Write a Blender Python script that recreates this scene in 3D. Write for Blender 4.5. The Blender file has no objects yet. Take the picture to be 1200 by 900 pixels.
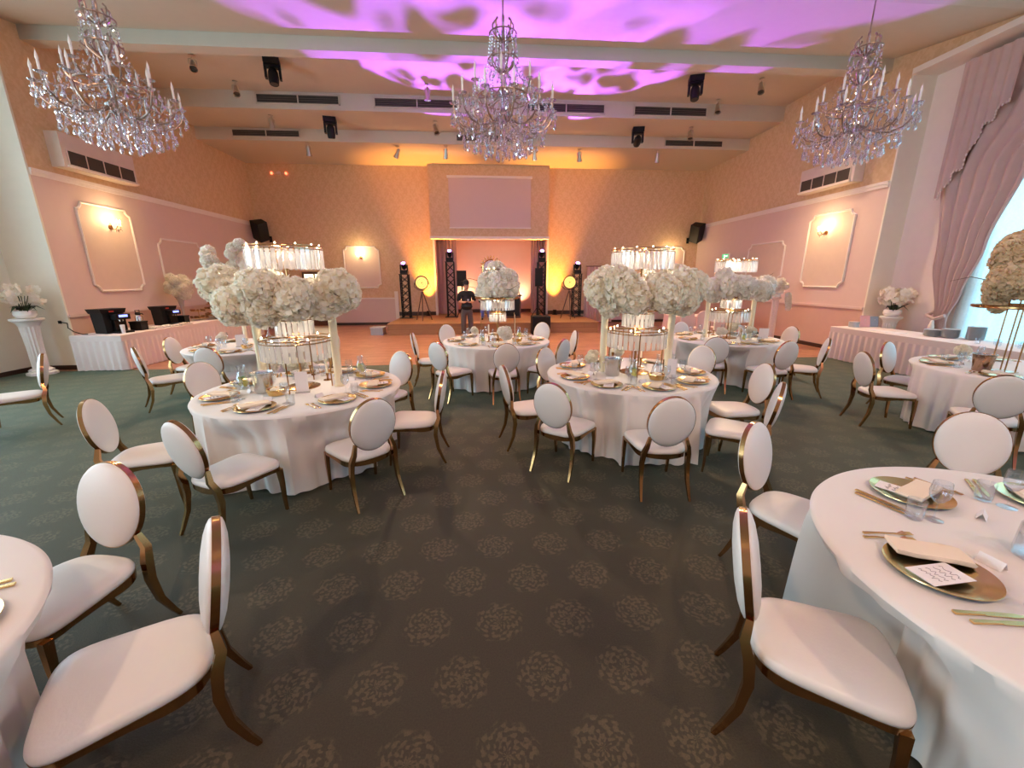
import bpy, math, random
from mathutils import Vector, Matrix
PI = math.pi
random.seed(7)
S = bpy.context.scene
COL = S.collection
sin, cos = math.sin, math.cos

# ------------------------------------------------------------------ mesh builder
class MB:
    def __init__(s):
        s.v = []; s.f = []; s.mi = []; s.M = Matrix.Identity(4); s.cur = 0
    def at(s, loc=(0, 0, 0), rz=0, rx=0, ry=0, sc=1.0):
        s.M = Matrix.Translation(loc) @ Matrix.Rotation(rz, 4, 'Z') @ Matrix.Rotation(ry, 4, 'Y') @ Matrix.Rotation(rx, 4, 'X') @ Matrix.Scale(sc, 4)
        return s
    def add(s, vs, fs):
        b = len(s.v)
        M = s.M
        s.v.extend([tuple(M @ Vector(p)) for p in vs])
        s.f.extend([tuple(b + i for i in f) for f in fs])
        s.mi.extend([s.cur] * len(fs))
    def box(s, x0, x1, y0, y1, z0, z1):
        s.add([(x0, y0, z0), (x1, y0, z0), (x1, y1, z0), (x0, y1, z0), (x0, y0, z1), (x1, y0, z1), (x1, y1, z1), (x0, y1, z1)],
              [(0, 3, 2, 1), (4, 5, 6, 7), (0, 1, 5, 4), (1, 2, 6, 5), (2, 3, 7, 6), (3, 0, 4, 7)])
        return s
    def cbox(s, c, d):
        return s.box(c[0]-d[0]/2, c[0]+d[0]/2, c[1]-d[1]/2, c[1]+d[1]/2, c[2]-d[2]/2, c[2]+d[2]/2)
    def rings(s, rs, cap0=True, cap1=True, closed=True):
        n = len(rs[0]); vs = [p for r in rs for p in r]; fs = []
        for i in range(len(rs)-1):
            for j in range(n if closed else n-1):
                k = (j+1) % n
                fs.append((i*n+j, i*n+k, (i+1)*n+k, (i+1)*n+j))
        if cap0: fs.append(tuple(range(n-1, -1, -1)))
        if cap1: fs.append(tuple((len(rs)-1)*n + j for j in range(n)))
        s.add(vs, fs); return s
    def lathe(s, prof, n=24, cap0=True, cap1=True):
        rs = [[(r*cos(2*PI*j/n), r*sin(2*PI*j/n), z) for j in range(n)] for r, z in prof]
        return s.rings(rs, cap0, cap1)
    def cyl(s, c, r, h, n=16, r2=None):
        r2 = r if r2 is None else r2
        rs = [[(c[0]+q*cos(2*PI*j/n), c[1]+q*sin(2*PI*j/n), z) for j in range(n)] for q, z in ((r, c[2]), (r2, c[2]+h))]
        return s.rings(rs)
    def tube(s, pts, rad, n=8, rect=None, closed=False, up=None):
        P = [Vector(p) for p in pts]; N = len(P)
        if not isinstance(rad, (list, tuple)): rad = [rad]*N
        rs = []; u = None
        for i in range(N):
            if closed: t = P[(i+1) % N]-P[i-1]
            else: t = P[min(i+1, N-1)]-P[max(i-1, 0)]
            t.normalize()
            if u is None:
                a = Vector(up) if up else (Vector((0, 0, 1)) if abs(t.z) < .9 else Vector((1, 0, 0)))
                u = a - t*a.dot(t); u.normalize()
            else:
                u = u - t*u.dot(t); u.normalize()
            w = t.cross(u)
            if rect:
                a, b = rect[0]*rad[i], rect[1]*rad[i]
                ring = [P[i]+u*a+w*b, P[i]-u*a+w*b, P[i]-u*a-w*b, P[i]+u*a-w*b]
            else:
                ring = [P[i]+(u*cos(2*PI*j/n)+w*sin(2*PI*j/n))*rad[i] for j in range(n)]
            rs.append([tuple(q) for q in ring])
        if closed: rs.append(rs[0]); return s.rings(rs, False, False)
        return s.rings(rs)
    def ball(s, c, r, n=12, m=8, sz=1.0):
        rs = []
        for i in range(1, m):
            a = PI*i/m
            rs.append([(c[0]+r*sin(a)*cos(2*PI*j/n), c[1]+r*sin(a)*sin(2*PI*j/n), c[2]-r*sz*cos(a)) for j in range(n)])
        return s.rings(rs)
    def drop(s, c, r, h, n=6):
        x, y, z = c
        rs = [[(x+q*cos(2*PI*j/n), y+q*sin(2*PI*j/n), z+k*h) for j in range(n)] for q, k in ((r*.12, 0), (r*.75, -.45), (r, -.68), (r*.6, -.9), (r*.08, -1))]
        return s.rings(rs)
    def build(s, name, m, parent=None, ang=35, flat=False):
        me = bpy.data.meshes.new(name)
        me.from_pydata(s.v, [], s.f)
        ms = m if isinstance(m, (list, tuple)) else [m]
        for q in ms: me.materials.append(q)
        if len(ms) > 1: me.polygons.foreach_set('material_index', s.mi)
        if not flat:
            me.polygons.foreach_set('use_smooth', [True]*len(me.polygons))
            me.set_sharp_from_angle(angle=math.radians(ang))
        me.update()
        return link(name, me, parent)

def link(name, me, parent=None):
    o = bpy.data.objects.new(name, me); COL.objects.link(o)
    if parent is not None: o.parent = parent
    return o
def tag(o, label, cat, group=None, kind=None):
    o['label'] = label; o['category'] = cat
    if group: o['group'] = group
    if kind: o['kind'] = kind
    return o
def thing(name, label, cat, loc=(0, 0, 0), rz=0, group=None):
    o = bpy.data.objects.new(name, None); COL.objects.link(o)
    o.empty_display_size = .1
    o.location = loc; o.rotation_euler = (0, 0, rz)
    return tag(o, label, cat, group)
def dup(o, loc=None, rz=None, label=None, group=None, parent=None, kids=None):
    c = o.copy(); COL.objects.link(c)
    if parent is not None: c.parent = parent
    if loc is not None: c.location = loc
    if rz is not None: c.rotation_euler = (0, 0, rz)
    if label: c['label'] = label
    if group: c['group'] = group
    for k in KIDS.get(o.name, ()) if kids is None else kids:
        d = dup(k, parent=c)
    return c
KIDS = {}
def reg(o, ch):
    KIDS[o.name] = list(ch); return o
def struct(o):
    o['kind'] = 'structure'; return o

# ------------------------------------------------------------------ materials
def nodes(name):
    m = bpy.data.materials.new(name); m.use_nodes = True
    nt = m.node_tree; nt.nodes.clear()
    out = nt.nodes.new('ShaderNodeOutputMaterial')
    return m, nt, out
def N(nt, t, **kw):
    n = nt.nodes.new(t)
    for k, v in kw.items():
        if k.startswith('i_'): n.inputs[k[2:].replace('_', ' ')].default_value = v
        else: setattr(n, k, v)
    return n
def c4(c): return (c[0], c[1], c[2], 1)
def mth(nt, op, a, b=None, c=None):
    n = nt.nodes.new('ShaderNodeMath'); n.operation = op
    for i, x in enumerate((a, b, c)):
        if x is None: continue
        if isinstance(x, (int, float)): n.inputs[i].default_value = x
        else: nt.links.new(x, n.inputs[i])
    return n.outputs[0]
def mixc(nt, f, a, b):
    n = nt.nodes.new('ShaderNodeMix'); n.data_type = 'RGBA'
    for s, x in ((0, f), (6, a), (7, b)):
        if isinstance(x, (int, float)): n.inputs[s].default_value = x
        elif isinstance(x, tuple): n.inputs[s].default_value = c4(x)
        else: nt.links.new(x, n.inputs[s])
    return n.outputs[2]
def mat(name, col, rough=.5, metal=0, var=.08, vscale=6.0, bump=0, bscale=40.0, spec=.5, emis=None, es=0, sheen=0, coat=0):
    m, nt, out = nodes(name)
    p = N(nt, 'ShaderNodeBsdfPrincipled')
    p.inputs['Roughness'].default_value = rough; p.inputs['Metallic'].default_value = metal
    p.inputs['Specular IOR Level'].default_value = spec
    tc = N(nt, 'ShaderNodeTexCoord')
    nz = N(nt, 'ShaderNodeTexNoise'); nz.inputs['Scale'].default_value = vscale; nz.inputs['Detail'].default_value = 3
    nt.links.new(tc.outputs['Object'], nz.inputs['Vector'])
    a = tuple(max(0, x*(1-var)) for x in col); b = tuple(min(1, x*(1+var)) for x in col)
    nt.links.new(mixc(nt, nz.outputs[0], a, b), p.inputs['Base Color'])
    if bump:
        n2 = N(nt, 'ShaderNodeTexNoise'); n2.inputs['Scale'].default_value = bscale; n2.inputs['Detail'].default_value = 4
        nt.links.new(tc.outputs['Object'], n2.inputs['Vector'])
        bp = N(nt, 'ShaderNodeBump'); bp.inputs['Strength'].default_value = bump; bp.inputs['Distance'].default_value = .01
        nt.links.new(n2.outputs[0], bp.inputs['Height']); nt.links.new(bp.outputs[0], p.inputs['Normal'])
    if emis:
        p.inputs['Emission Color'].default_value = c4(emis); p.inputs['Emission Strength'].default_value = es
    if sheen: p.inputs['Sheen Weight'].default_value = sheen
    if coat: p.inputs['Coat Weight'].default_value = coat
    nt.links.new(p.outputs[0], out.inputs[0])
    return m
def glow(name, col, s):
    m, nt, out = nodes(name)
    e = N(nt, 'ShaderNodeEmission'); e.inputs[0].default_value = c4(col); e.inputs[1].default_value = s
    nt.links.new(e.outputs[0], out.inputs[0]); return m
def thin_glass(name, tint=(.96, .98, 1), gl=.16):
    m, nt, out = nodes(name)
    t = N(nt, 'ShaderNodeBsdfTransparent'); t.inputs[0].default_value = c4(tint)
    g = N(nt, 'ShaderNodeBsdfGlossy'); g.inputs['Roughness'].default_value = .03
    lw = N(nt, 'ShaderNodeLayerWeight'); lw.inputs[0].default_value = .35
    f = mth(nt, 'ADD', mth(nt, 'MULTIPLY', lw.outputs['Facing'], .38), gl*.4)
    mx = N(nt, 'ShaderNodeMixShader'); nt.links.new(f, mx.inputs[0]); nt.links.new(t.outputs[0], mx.inputs[1]); nt.links.new(g.outputs[0], mx.inputs[2])
    nt.links.new(mx.outputs[0], out.inputs[0]); return m
def rods(name):
    m, nt, out = nodes(name)
    t = N(nt, 'ShaderNodeBsdfTransparent'); t.inputs[0].default_value = (.97, .95, .94, 1)
    d = N(nt, 'ShaderNodeBsdfTranslucent'); d.inputs[0].default_value = (.92, .89, .87, 1)
    d2 = N(nt, 'ShaderNodeBsdfDiffuse'); d2.inputs[0].default_value = (.92, .89, .87, 1)
    g = N(nt, 'ShaderNodeBsdfGlossy'); g.inputs['Roughness'].default_value = .08
    a = N(nt, 'ShaderNodeMixShader'); a.inputs[0].default_value = .4; nt.links.new(d.outputs[0], a.inputs[1]); nt.links.new(d2.outputs[0], a.inputs[2])
    b = N(nt, 'ShaderNodeMixShader'); b.inputs[0].default_value = .35; nt.links.new(a.outputs[0], b.inputs[1]); nt.links.new(g.outputs[0], b.inputs[2])
    c = N(nt, 'ShaderNodeMixShader'); c.inputs[0].default_value = .38; nt.links.new(b.outputs[0], c.inputs[1]); nt.links.new(t.outputs[0], c.inputs[2])
    nt.links.new(c.outputs[0], out.inputs[0]); return m
def crystal(name, tint, tr=.35):
    m, nt, out = nodes(name)
    g = N(nt, 'ShaderNodeBsdfGlass'); g.inputs['IOR'].default_value = 1.5; g.inputs['Roughness'].default_value = .02; g.inputs[0].default_value = c4(tint)
    t = N(nt, 'ShaderNodeBsdfTransparent'); t.inputs[0].default_value = c4(tint)
    gl = N(nt, 'ShaderNodeBsdfGlossy'); gl.inputs['Roughness'].default_value = .05
    mx = N(nt, 'ShaderNodeMixShader'); mx.inputs[0].default_value = tr
    nt.links.new(g.outputs[0], mx.inputs[1]); nt.links.new(t.outputs[0], mx.inputs[2])
    m2 = N(nt, 'ShaderNodeMixShader'); m2.inputs[0].default_value = .2
    nt.links.new(mx.outputs[0], m2.inputs[1]); nt.links.new(gl.outputs[0], m2.inputs[2])
    nt.links.new(m2.outputs[0], out.inputs[0]); return m
def translucent(name, col, tl=.4, transp=0.0, vs=25):
    m, nt, out = nodes(name)
    d = N(nt, 'ShaderNodeBsdfDiffuse'); d.inputs[0].default_value = c4(col)
    t = N(nt, 'ShaderNodeBsdfTranslucent'); t.inputs[0].default_value = c4(col)
    tc = N(nt, 'ShaderNodeTexCoord'); nz = N(nt, 'ShaderNodeTexNoise'); nz.inputs['Scale'].default_value = vs; nz.inputs['Detail'].default_value = 1
    nt.links.new(tc.outputs['Object'], nz.inputs['Vector'])
    cc = mixc(nt, nz.outputs[0], tuple(x*(.84, .77, .62)[i] for i, x in enumerate(col)) if vs < 20 else tuple(x*.9 for x in col), tuple(min(1, x*1.12) for x in col))
    nt.links.new(cc, d.inputs[0]); nt.links.new(cc, t.inputs[0])
    mx = N(nt, 'ShaderNodeMixShader'); mx.inputs[0].default_value = tl
    nt.links.new(d.outputs[0], mx.inputs[1]); nt.links.new(t.outputs[0], mx.inputs[2])
    last = mx.outputs[0]
    if transp:
        tr = N(nt, 'ShaderNodeBsdfTransparent'); m3 = N(nt, 'ShaderNodeMixShader'); m3.inputs[0].default_value = transp
        nt.links.new(last, m3.inputs[1]); nt.links.new(tr.outputs[0], m3.inputs[2]); last = m3.outputs[0]
    nt.links.new(last, out.inputs[0]); return m

def wallpaper(name, a, b):
    m, nt, out = nodes(name)
    p = N(nt, 'ShaderNodeBsdfPrincipled'); p.inputs['Roughness'].default_value = .6; p.inputs['Specular IOR Level'].default_value = .3
    tc = N(nt, 'ShaderNodeTexCoord'); sp = N(nt, 'ShaderNodeSeparateXYZ'); nt.links.new(tc.outputs['Object'], sp.inputs[0])
    h = mth(nt, 'ADD', sp.outputs[0], sp.outputs[1])
    # damask: half-drop lattice of lobed motifs
    k = 2*PI/.34
    w1 = mth(nt, 'SINE', mth(nt, 'MULTIPLY', h, k)); w2 = mth(nt, 'SINE', mth(nt, 'MULTIPLY', sp.outputs[2], k*.62))
    w3 = mth(nt, 'MULTIPLY', mth(nt, 'SINE', mth(nt, 'MULTIPLY', h, k*3)), mth(nt, 'COSINE', mth(nt, 'MULTIPLY', sp.outputs[2], k*2.1)))
    s = mth(nt, 'MULTIPLY', mth(nt, 'ADD', mth(nt, 'MULTIPLY', w1, w2), mth(nt, 'MULTIPLY', w3, .6)), .4)
    nz = N(nt, 'ShaderNodeTexNoise'); nz.inputs['Scale'].default_value = 14; nz.inputs['Detail'].default_value = 5
    nt.links.new(tc.outputs['Object'], nz.inputs['Vector'])
    s = mth(nt, 'ADD', s, mth(nt, 'MULTIPLY', mth(nt, 'SUBTRACT', nz.outputs[0], .5), 5.0))
    f = N(nt, 'ShaderNodeMapRange'); f.inputs[1].default_value = -.5; f.inputs[2].default_value = .5; nt.links.new(s, f.inputs[0])
    nt.links.new(mixc(nt, f.outputs[0], a, b), p.inputs['Base Color'])
    nt.links.new(p.outputs[0], out.inputs[0]); return m

def carpet_mat():
    m, nt, out = nodes('carpet')
    p = N(nt, 'ShaderNodeBsdfPrincipled'); p.inputs['Roughness'].default_value = .72; p.inputs['Specular IOR Level'].default_value = .35
    p.inputs['Sheen Weight'].default_value = .36; p.inputs['Sheen Roughness'].default_value = .32; p.inputs['Sheen Tint'].default_value = (.40, .80, .58, 1)
    tc = N(nt, 'ShaderNodeTexCoord'); sp = N(nt, 'ShaderNodeSeparateXYZ'); nt.links.new(tc.outputs['Object'], sp.inputs[0])
    sx, sy = .395, .331
    v = mth(nt, 'DIVIDE', mth(nt, 'SUBTRACT', sp.outputs[1], 1.53-sy/2), sy)
    row = mth(nt, 'FLOOR', v); fv = mth(nt, 'SUBTRACT', mth(nt, 'SUBTRACT', v, row), .5)
    odd = mth(nt, 'MULTIPLY', mth(nt, 'FLOORED_MODULO', row, 2), .5)
    u = mth(nt, 'ADD', mth(nt, 'DIVIDE', mth(nt, 'SUBTRACT', sp.outputs[0], -.13-sx/2), sx), odd)
    fu = mth(nt, 'SUBTRACT', mth(nt, 'FRACT', u), .5)
    x = mth(nt, 'MULTIPLY', fu, sx); y = mth(nt, 'MULTIPLY', fv, sy)
    d = mth(nt, 'SQRT', mth(nt, 'ADD', mth(nt, 'MULTIPLY', x, x), mth(nt, 'MULTIPLY', y, y)))
    a = mth(nt, 'ARCTAN2', y, x)
    nz = N(nt, 'ShaderNodeTexNoise'); nz.inputs['Scale'].default_value = 32; nz.inputs['Detail'].default_value = 4; nt.links.new(tc.outputs['Object'], nz.inputs['Vector'])
    nn = mth(nt, 'SUBTRACT', nz.outputs[0], .5)
    # scalloped rosette: lobes whose count grows outwards + concentric rings
    lob = mth(nt, 'MULTIPLY', mth(nt, 'SINE', mth(nt, 'ADD', mth(nt, 'MULTIPLY', a, 8), mth(nt, 'MULTIPLY', d, 60))), mth(nt, 'SINE', mth(nt, 'MULTIPLY', d, 175)))
    lob2 = mth(nt, 'MULTIPLY', mth(nt, 'SINE', mth(nt, 'MULTIPLY', a, 16)), mth(nt, 'COSINE', mth(nt, 'MULTIPLY', d, 110)))
    pat = mth(nt, 'ADD', mth(nt, 'ADD', lob, mth(nt, 'MULTIPLY', lob2, .6)), mth(nt, 'MULTIPLY', nn, 6.5))
    edge = mth(nt, 'ADD', .128, mth(nt, 'MULTIPLY', mth(nt, 'SINE', mth(nt, 'MULTIPLY', a, 8)), .008))
    ins = N(nt, 'ShaderNodeMapRange'); ins.inputs[1].default_value = .012; ins.inputs[2].default_value = -.016
    nt.links.new(mth(nt, 'SUBTRACT', d, edge), ins.inputs[0])
    pm = N(nt, 'ShaderNodeMapRange'); pm.inputs[1].default_value = -.2; pm.inputs[2].default_value = .5; nt.links.new(pat, pm.inputs[0])
    f = mth(nt, 'MULTIPLY', pm.outputs[0], ins.outputs[0])
    n2 = N(nt, 'ShaderNodeTexNoise'); n2.inputs['Scale'].default_value = 130; n2.inputs['Detail'].default_value = 3; nt.links.new(tc.outputs['Object'], n2.inputs['Vector'])
    base = mixc(nt, n2.outputs[0], CARPET_A, CARPET_B)
    n3 = N(nt, 'ShaderNodeMapRange'); n3.inputs[1].default_value = .3; n3.inputs[2].default_value = .7; nt.links.new(n2.outputs[0], n3.inputs[0])
    f2 = mth(nt, 'MULTIPLY', f, mth(nt, 'ADD', mth(nt, 'MULTIPLY', n3.outputs[0], .5), .45))
    nt.links.new(mixc(nt, f2, base, CARPET_M), p.inputs['Base Color'])
    bp = N(nt, 'ShaderNodeBump'); bp.inputs['Strength'].default_value = .35; bp.inputs['Distance'].default_value = .006
    nt.links.new(n2.outputs[0], bp.inputs['Height']); nt.links.new(bp.outputs[0], p.inputs['Normal'])
    nt.links.new(p.outputs[0], out.inputs[0]); return m
CARPET_A, CARPET_B, CARPET_M = (.031, .0255, .016), (.065, .053, .033), (.112, .088, .052)

def planks(name, a, b, pw, pl, rough=.4, vert=False):
    m, nt, out = nodes(name)
    p = N(nt, 'ShaderNodeBsdfPrincipled'); p.inputs['Roughness'].default_value = rough
    tc = N(nt, 'ShaderNodeTexCoord'); mp = N(nt, 'ShaderNodeMapping'); nt.links.new(tc.outputs['Object'], mp.inputs[0])
    if vert: mp.inputs['Rotation'].default_value = (PI/2, 0, 0)
    br = N(nt, 'ShaderNodeTexBrick'); br.inputs['Scale'].default_value = 1; br.inputs['Mortar Size'].default_value = .004
    br.inputs['Brick Width'].default_value = pl; br.inputs['Row Height'].default_value = pw
    br.inputs['Color1'].default_value = c4(a); br.inputs['Color2'].default_value = c4(b); br.inputs['Mortar'].default_value = c4(tuple(x*.45 for x in a))
    nt.links.new(mp.outputs[0], br.inputs[0])
    m2 = N(nt, 'ShaderNodeMapping'); m2.inputs['Scale'].default_value = (2, 30, 30); nt.links.new(tc.outputs['Object'], m2.inputs[0])
    nz = N(nt, 'ShaderNodeTexNoise'); nz.inputs['Scale'].default_value = 1.5; nz.inputs['Detail'].default_value = 4; nt.links.new(m2.outputs[0], nz.inputs[0])
    mx = N(nt, 'ShaderNodeMix', data_type='RGBA', blend_type='MULTIPLY'); mx.inputs[0].default_value = .45
    nt.links.new(br.outputs[0], mx.inputs[6]); nt.links.new(nz.outputs[0], mx.inputs[7])
    nt.links.new(mx.outputs[2], p.inputs['Base Color']); nt.links.new(p.outputs[0], out.inputs[0]); return m

M = {}
M['paper'] = wallpaper('upper_wallpaper', (.66, .455, .26), (.72, .52, .32))
M['pink'] = mat('pink_wall_paint', (.72, .545, .475), .6, bump=.1, bscale=160, var=.03)
M['dado'] = mat('dado_wall_paint', (.64, .41, .325), .6, bump=.1, bscale=160, var=.04)
M['panel'] = mat('panel_inner_paint', (.71, .545, .44), .6, var=.04)
M['cream'] = mat('cream_paint', (.84, .78, .66), .6, bump=.08, bscale=120, var=.03)
M['white'] = mat('white_trim_paint', (.84, .76, .68), .45, var=.03)
M['ceil'] = mat('ceiling_paint', (.60, .535, .43), .7, bump=.08, bscale=100, var=.03)
M['carpet'] = carpet_mat()
M['parquet'] = planks('parquet', (.55, .25, .15), (.38, .155, .085), .09, .5, .35)
M['stage'] = planks('stage_boards', (.50, .25, .105), (.44, .21, .085), .15, 1.6, .4)
M['stagev'] = planks('stage_front_boards', (.48, .23, .10), (.42, .2, .085), .18, 2.4, .45, vert=True)
M['black'] = mat('black_plastic', (.007, .007, .008), .5, var=.2, spec=.3)
M['blackm'] = mat('black_metal', (.014, .013, .013), .35, metal=.6, var=.2)
M['dark'] = mat('dark_grille', (.05, .04, .032), .6, var=.2)
M['cloth'] = mat('white_tablecloth', (.73, .675, .64), .8, bump=.08, bscale=14, var=.02, sheen=.2)
M['skirt'] = mat('buffet_cloth', (.74, .62, .585), .75, bump=.06, bscale=20, var=.02, sheen=.2)
M['leather'] = mat('white_leather', (.75, .69, .655), .42, bump=.06, bscale=90, var=.02)
M['cover'] = mat('pink_chair_cover', (.72, .50, .44), .8, var=.04)
M['gold'] = mat('gold_metal', (.47, .26, .11), .18, metal=1, var=.08, vscale=3)
M['goldp'] = mat('gold_plate', (.88, .60, .26), .22, metal=1, var=.06, vscale=8)
M['chrome'] = mat('brushed_steel', (.72, .70, .68), .25, metal=1, bump=.05, bscale=60)
M['silver'] = mat('spot_silver', (.62, .58, .52), .3, metal=1)
M['napkin'] = mat('cream_napkin', (.80, .66, .52), .85, bump=.1, bscale=60)
M['card'] = mat('white_card', (.82, .76, .76), .6, var=.02)
M['ink'] = mat('grey_ink', (.25, .2, .22), .6)
M['glass'] = thin_glass('clear_glass')
M['acrylic'] = rods('crystal_rods')
M['crystal'] = crystal('chandelier_crystal', (.95, .92, .95))
M['pewter'] = mat('chandelier_metal', (.36, .26, .20), .3, metal=.9, var=.2)
M['petal'] = translucent('cream_petals', (.99, .96, .87), .42, 0, 4)
M['petalw'] = translucent('white_petals', (.99, .97, .95), .42, 0, 5)
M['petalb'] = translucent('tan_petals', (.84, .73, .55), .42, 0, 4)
M['core'] = mat('bloom_core', (.93, .84, .66), .9)
M['leaf'] = mat('dark_leaf', (.035, .055, .02), .5, var=.3)
M['stem'] = mat('brown_twig', (.12, .08, .05), .7)
M['ivory'] = mat('ivory_post', (.86, .74, .52), .55, var=.03)
M['candle'] = mat('ivory_candle', (.86, .76, .58), .5, var=.02)
M['bulb'] = mat('candle_bulb', (.85, .8, .76), .3)
M['flame'] = glow('flame', (1, .72, .35), 30)
M['led'] = glow('warm_led', (1, .85, .6), 14)
M['plaster'] = mat('white_plaster', (.80, .76, .72), .55, bump=.05)
M['porcelain'] = mat('porcelain', (.82, .78, .74), .25)
M['greyp'] = mat('grey_stoneware', (.42, .44, .46), .35)
M['lemon'] = mat('lemon_slices', (.80, .68, .12), .4, var=.2, vscale=30)
M['greenleaf'] = mat('mint', (.16, .3, .06), .5)
M['pastry'] = mat('baked_brown', (.33, .14, .05), .6, var=.35, vscale=25)
M['wood'] = mat('dark_wood', (.11, .05, .025), .4, var=.3, vscale=9)
M['woodlight'] = mat('light_wood', (.52, .30, .13), .5, var=.25, vscale=18)
M['curtain'] = mat('mauve_curtain', (.55, .40, .37), .7, bump=.04, bscale=30, sheen=.3)
M['stagecurt'] = mat('stage_curtain', (.48, .30, .27), .7, bump=.04, bscale=30, sheen=.3)
M['sheer'] = translucent('sheer_curtain', (.80, .93, .97), .75, .3)
M['screen'] = mat('projection_screen', (.66, .52, .47), .8, var=.02)
M['acwhite'] = mat('ac_plastic', (.74, .62, .54), .45)
M['purplelens'] = glow('purple_lens', (.55, .2, 1), 22)
M['lampface'] = glow('amber_lamp_face', (1, .62, .16), 1.7)
M['sconceb'] = glow('sconce_bulb', (1, .72, .32), 60)
M['pane_glow'] = glow('lit_room_beyond', (1, .86, .55), 2.6)
M['greensign'] = glow('green_sign', (.15, .6, .25), 1.2)
M['redled'] = glow('red_led', (1, .12, .05), 6)
M['whiteled'] = glow('white_led', (1, .9, .85), 6)
M['blueled'] = glow('blue_display', (.25, .3, 1), 3)
M['skin'] = mat('skin', (.58, .33, .23), .5, var=.06)
M['lips'] = mat('lips', (.42, .18, .15), .5)
M['tshirt'] = mat('black_tshirt', (.012, .012, .014), .85)
M['trousers'] = mat('grey_trousers', (.10, .075, .07), .8, var=.1)
M['jeans'] = mat('blue_jeans', (.13, .17, .42), .8, var=.25, vscale=20)
M['hair'] = mat('dark_hair', (.03, .02, .015), .6)
M['pinkcard'] = mat('pink_card', (.8, .42, .42), .6)
M['bluecard'] = mat('blue_grey_card', (.32, .38, .46), .6)
M['red'] = mat('red_label', (.5, .04, .02), .5)
M['redwine'] = mat('red_wine', (.12, .005, .02), .1)
M['copper'] = mat('copper_bucket', (.45, .30, .22), .22, metal=1)
M['frost'] = translucent('frosted_column', (.85, .78, .78), .5, .35)

# ------------------------------------------------------------------ camera
cam = bpy.data.cameras.new('camera'); co = bpy.data.objects.new('camera', cam); COL.objects.link(co)
F_PX, PITCH, YAW, ROLL, CAMH = 476.594, .2544, .0764, -.0034, 1.85
cy, sy_, cp, sp_ = cos(YAW), sin(YAW), cos(PITCH), sin(PITCH)
Fw = Vector((sy_*cp, cy*cp, -sp_)); Rt = Vector((cy, -sy_, 0)); Up = Rt.cross(Fw)
r_, u_ = Rt*cos(ROLL)+Up*sin(ROLL), Up*cos(ROLL)-Rt*sin(ROLL)
co.matrix_world = Matrix(((r_.x, u_.x, -Fw.x, 0), (r_.y, u_.y, -Fw.y, 0), (r_.z, u_.z, -Fw.z, CAMH), (0, 0, 0, 1)))
cam.sensor_width = 36; cam.lens = F_PX/1200*36; cam.clip_start = .05; cam.clip_end = 200
S.camera = co

# ------------------------------------------------------------------ room shell
XL, XR, YA, YB = -8.54, 9.18, 9.18, 17.34
XLL, XRR, YN = -9.4, 9.7, -4.0
def sbox(name, m, *b):
    q = MB()
    for x in b: q.box(*x)
    return struct(q.build(name, m))
sbox('floor', M['carpet'], (XLL-.2, XRR+.2, YN, 9.0, -.1, 0))
sbox('parquet_floor', M['parquet'], (XLL-.2, XRR+.2, 9.0, 18.6, -.1, 0))
# ceiling profile (Y, z) swept across X
prof = [(YN, 6.08), (7.3, 6.08), (9.74, 6.48), (9.74, 6.24), (10.05, 6.24), (10.05, 6.77), (13.1, 6.77), (13.1, 6.35), (14.64, 6.35), (14.64, 6.01), (17.54, 6.01)]
q = MB()
for (y0, z0), (y1, z1) in zip(prof, prof[1:]):
    q.add([(XLL-.2, y0, z0), (XRR+.2, y0, z0), (XRR+.2, y1, z1), (XLL-.2, y1, z1)], [(0, 1, 2, 3)])
q.box(XLL-.2, XRR+.2, YN, 17.6, 7.0, 7.1)
struct(q.build('ceiling', M['ceil'], flat=True))
WT = 7.0
# left and right long walls beyond the bays
sbox('wall_left', M['paper'], (XL-.2, XL, YA+.04, YB+.2, 0, WT), (XL-.2, XL, YN, YA+.04, 6.0, WT))
sbox('wall_right', M['paper'], (XR, XR+.2, YA+.04, YB+.2, 0, WT), (XR, XR+.2, YN, YA+.04, 6.0, WT))
sbox('wall_left', M['pink'], (XL, XL+.02, YA+.04, YB, 1.12, 3.89))
sbox('wall_right', M['pink'], (XR-.02, XR, YA+.04, YB, 1.12, 3.89))
sbox('wall_left', M['dado'], (XL, XL+.02, YA+.04, YB, 0, 1.12))
sbox('wall_right', M['dado'], (XR-.02, XR, YA+.04, YB, 0, 1.12))
# cream walls of the bays that face the camera, and the window walls
sbox('wall_left', M['cream'], (XLL-.2, XL+.02, YA, YA+.04, 0, 6.0))
sbox('wall_right', M['cream'], (XR-.02, XRR+.2, YA, YA+.04, 0, 6.0))
WIN = [(3.2, 7.55), (-2.6, 1.4)]; WZ0, WZ1 = .45, 5.55
def bay(name, xa, xb, m):
    bs = [(xa, xb, YN, YA, 0, WZ0), (xa, xb, YN, YA, WZ1, WT), (xa, xb, WIN[0][1], YA, WZ0, WZ1), (xa, xb, WIN[1][1], WIN[0][0], WZ0, WZ1), (xa, xb, YN, WIN[1][0], WZ0, WZ1)]
    sbox(name, m, *bs)
M['baypink'] = mat('bay_wall_paint', (.86, .73, .66), .6, bump=.08, bscale=120, var=.03)
bay('wall_left', XLL-.2, XLL, M['cream']); bay('wall_right', XRR, XRR+.2, M['baypink'])
sbox('wall_front', M['pink'], (XLL-.2, XRR+.2, YN-.2, YN, 0, WT))
# bay lintels
sbox('trim_1', M['white'], (XR-.07, XRR, YN, YA-.002, 5.94, 6.05)); sbox('trim_2', M['white'], (XLL, XL+.07, YN, YA-.002, 5.94, 6.05))
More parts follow.
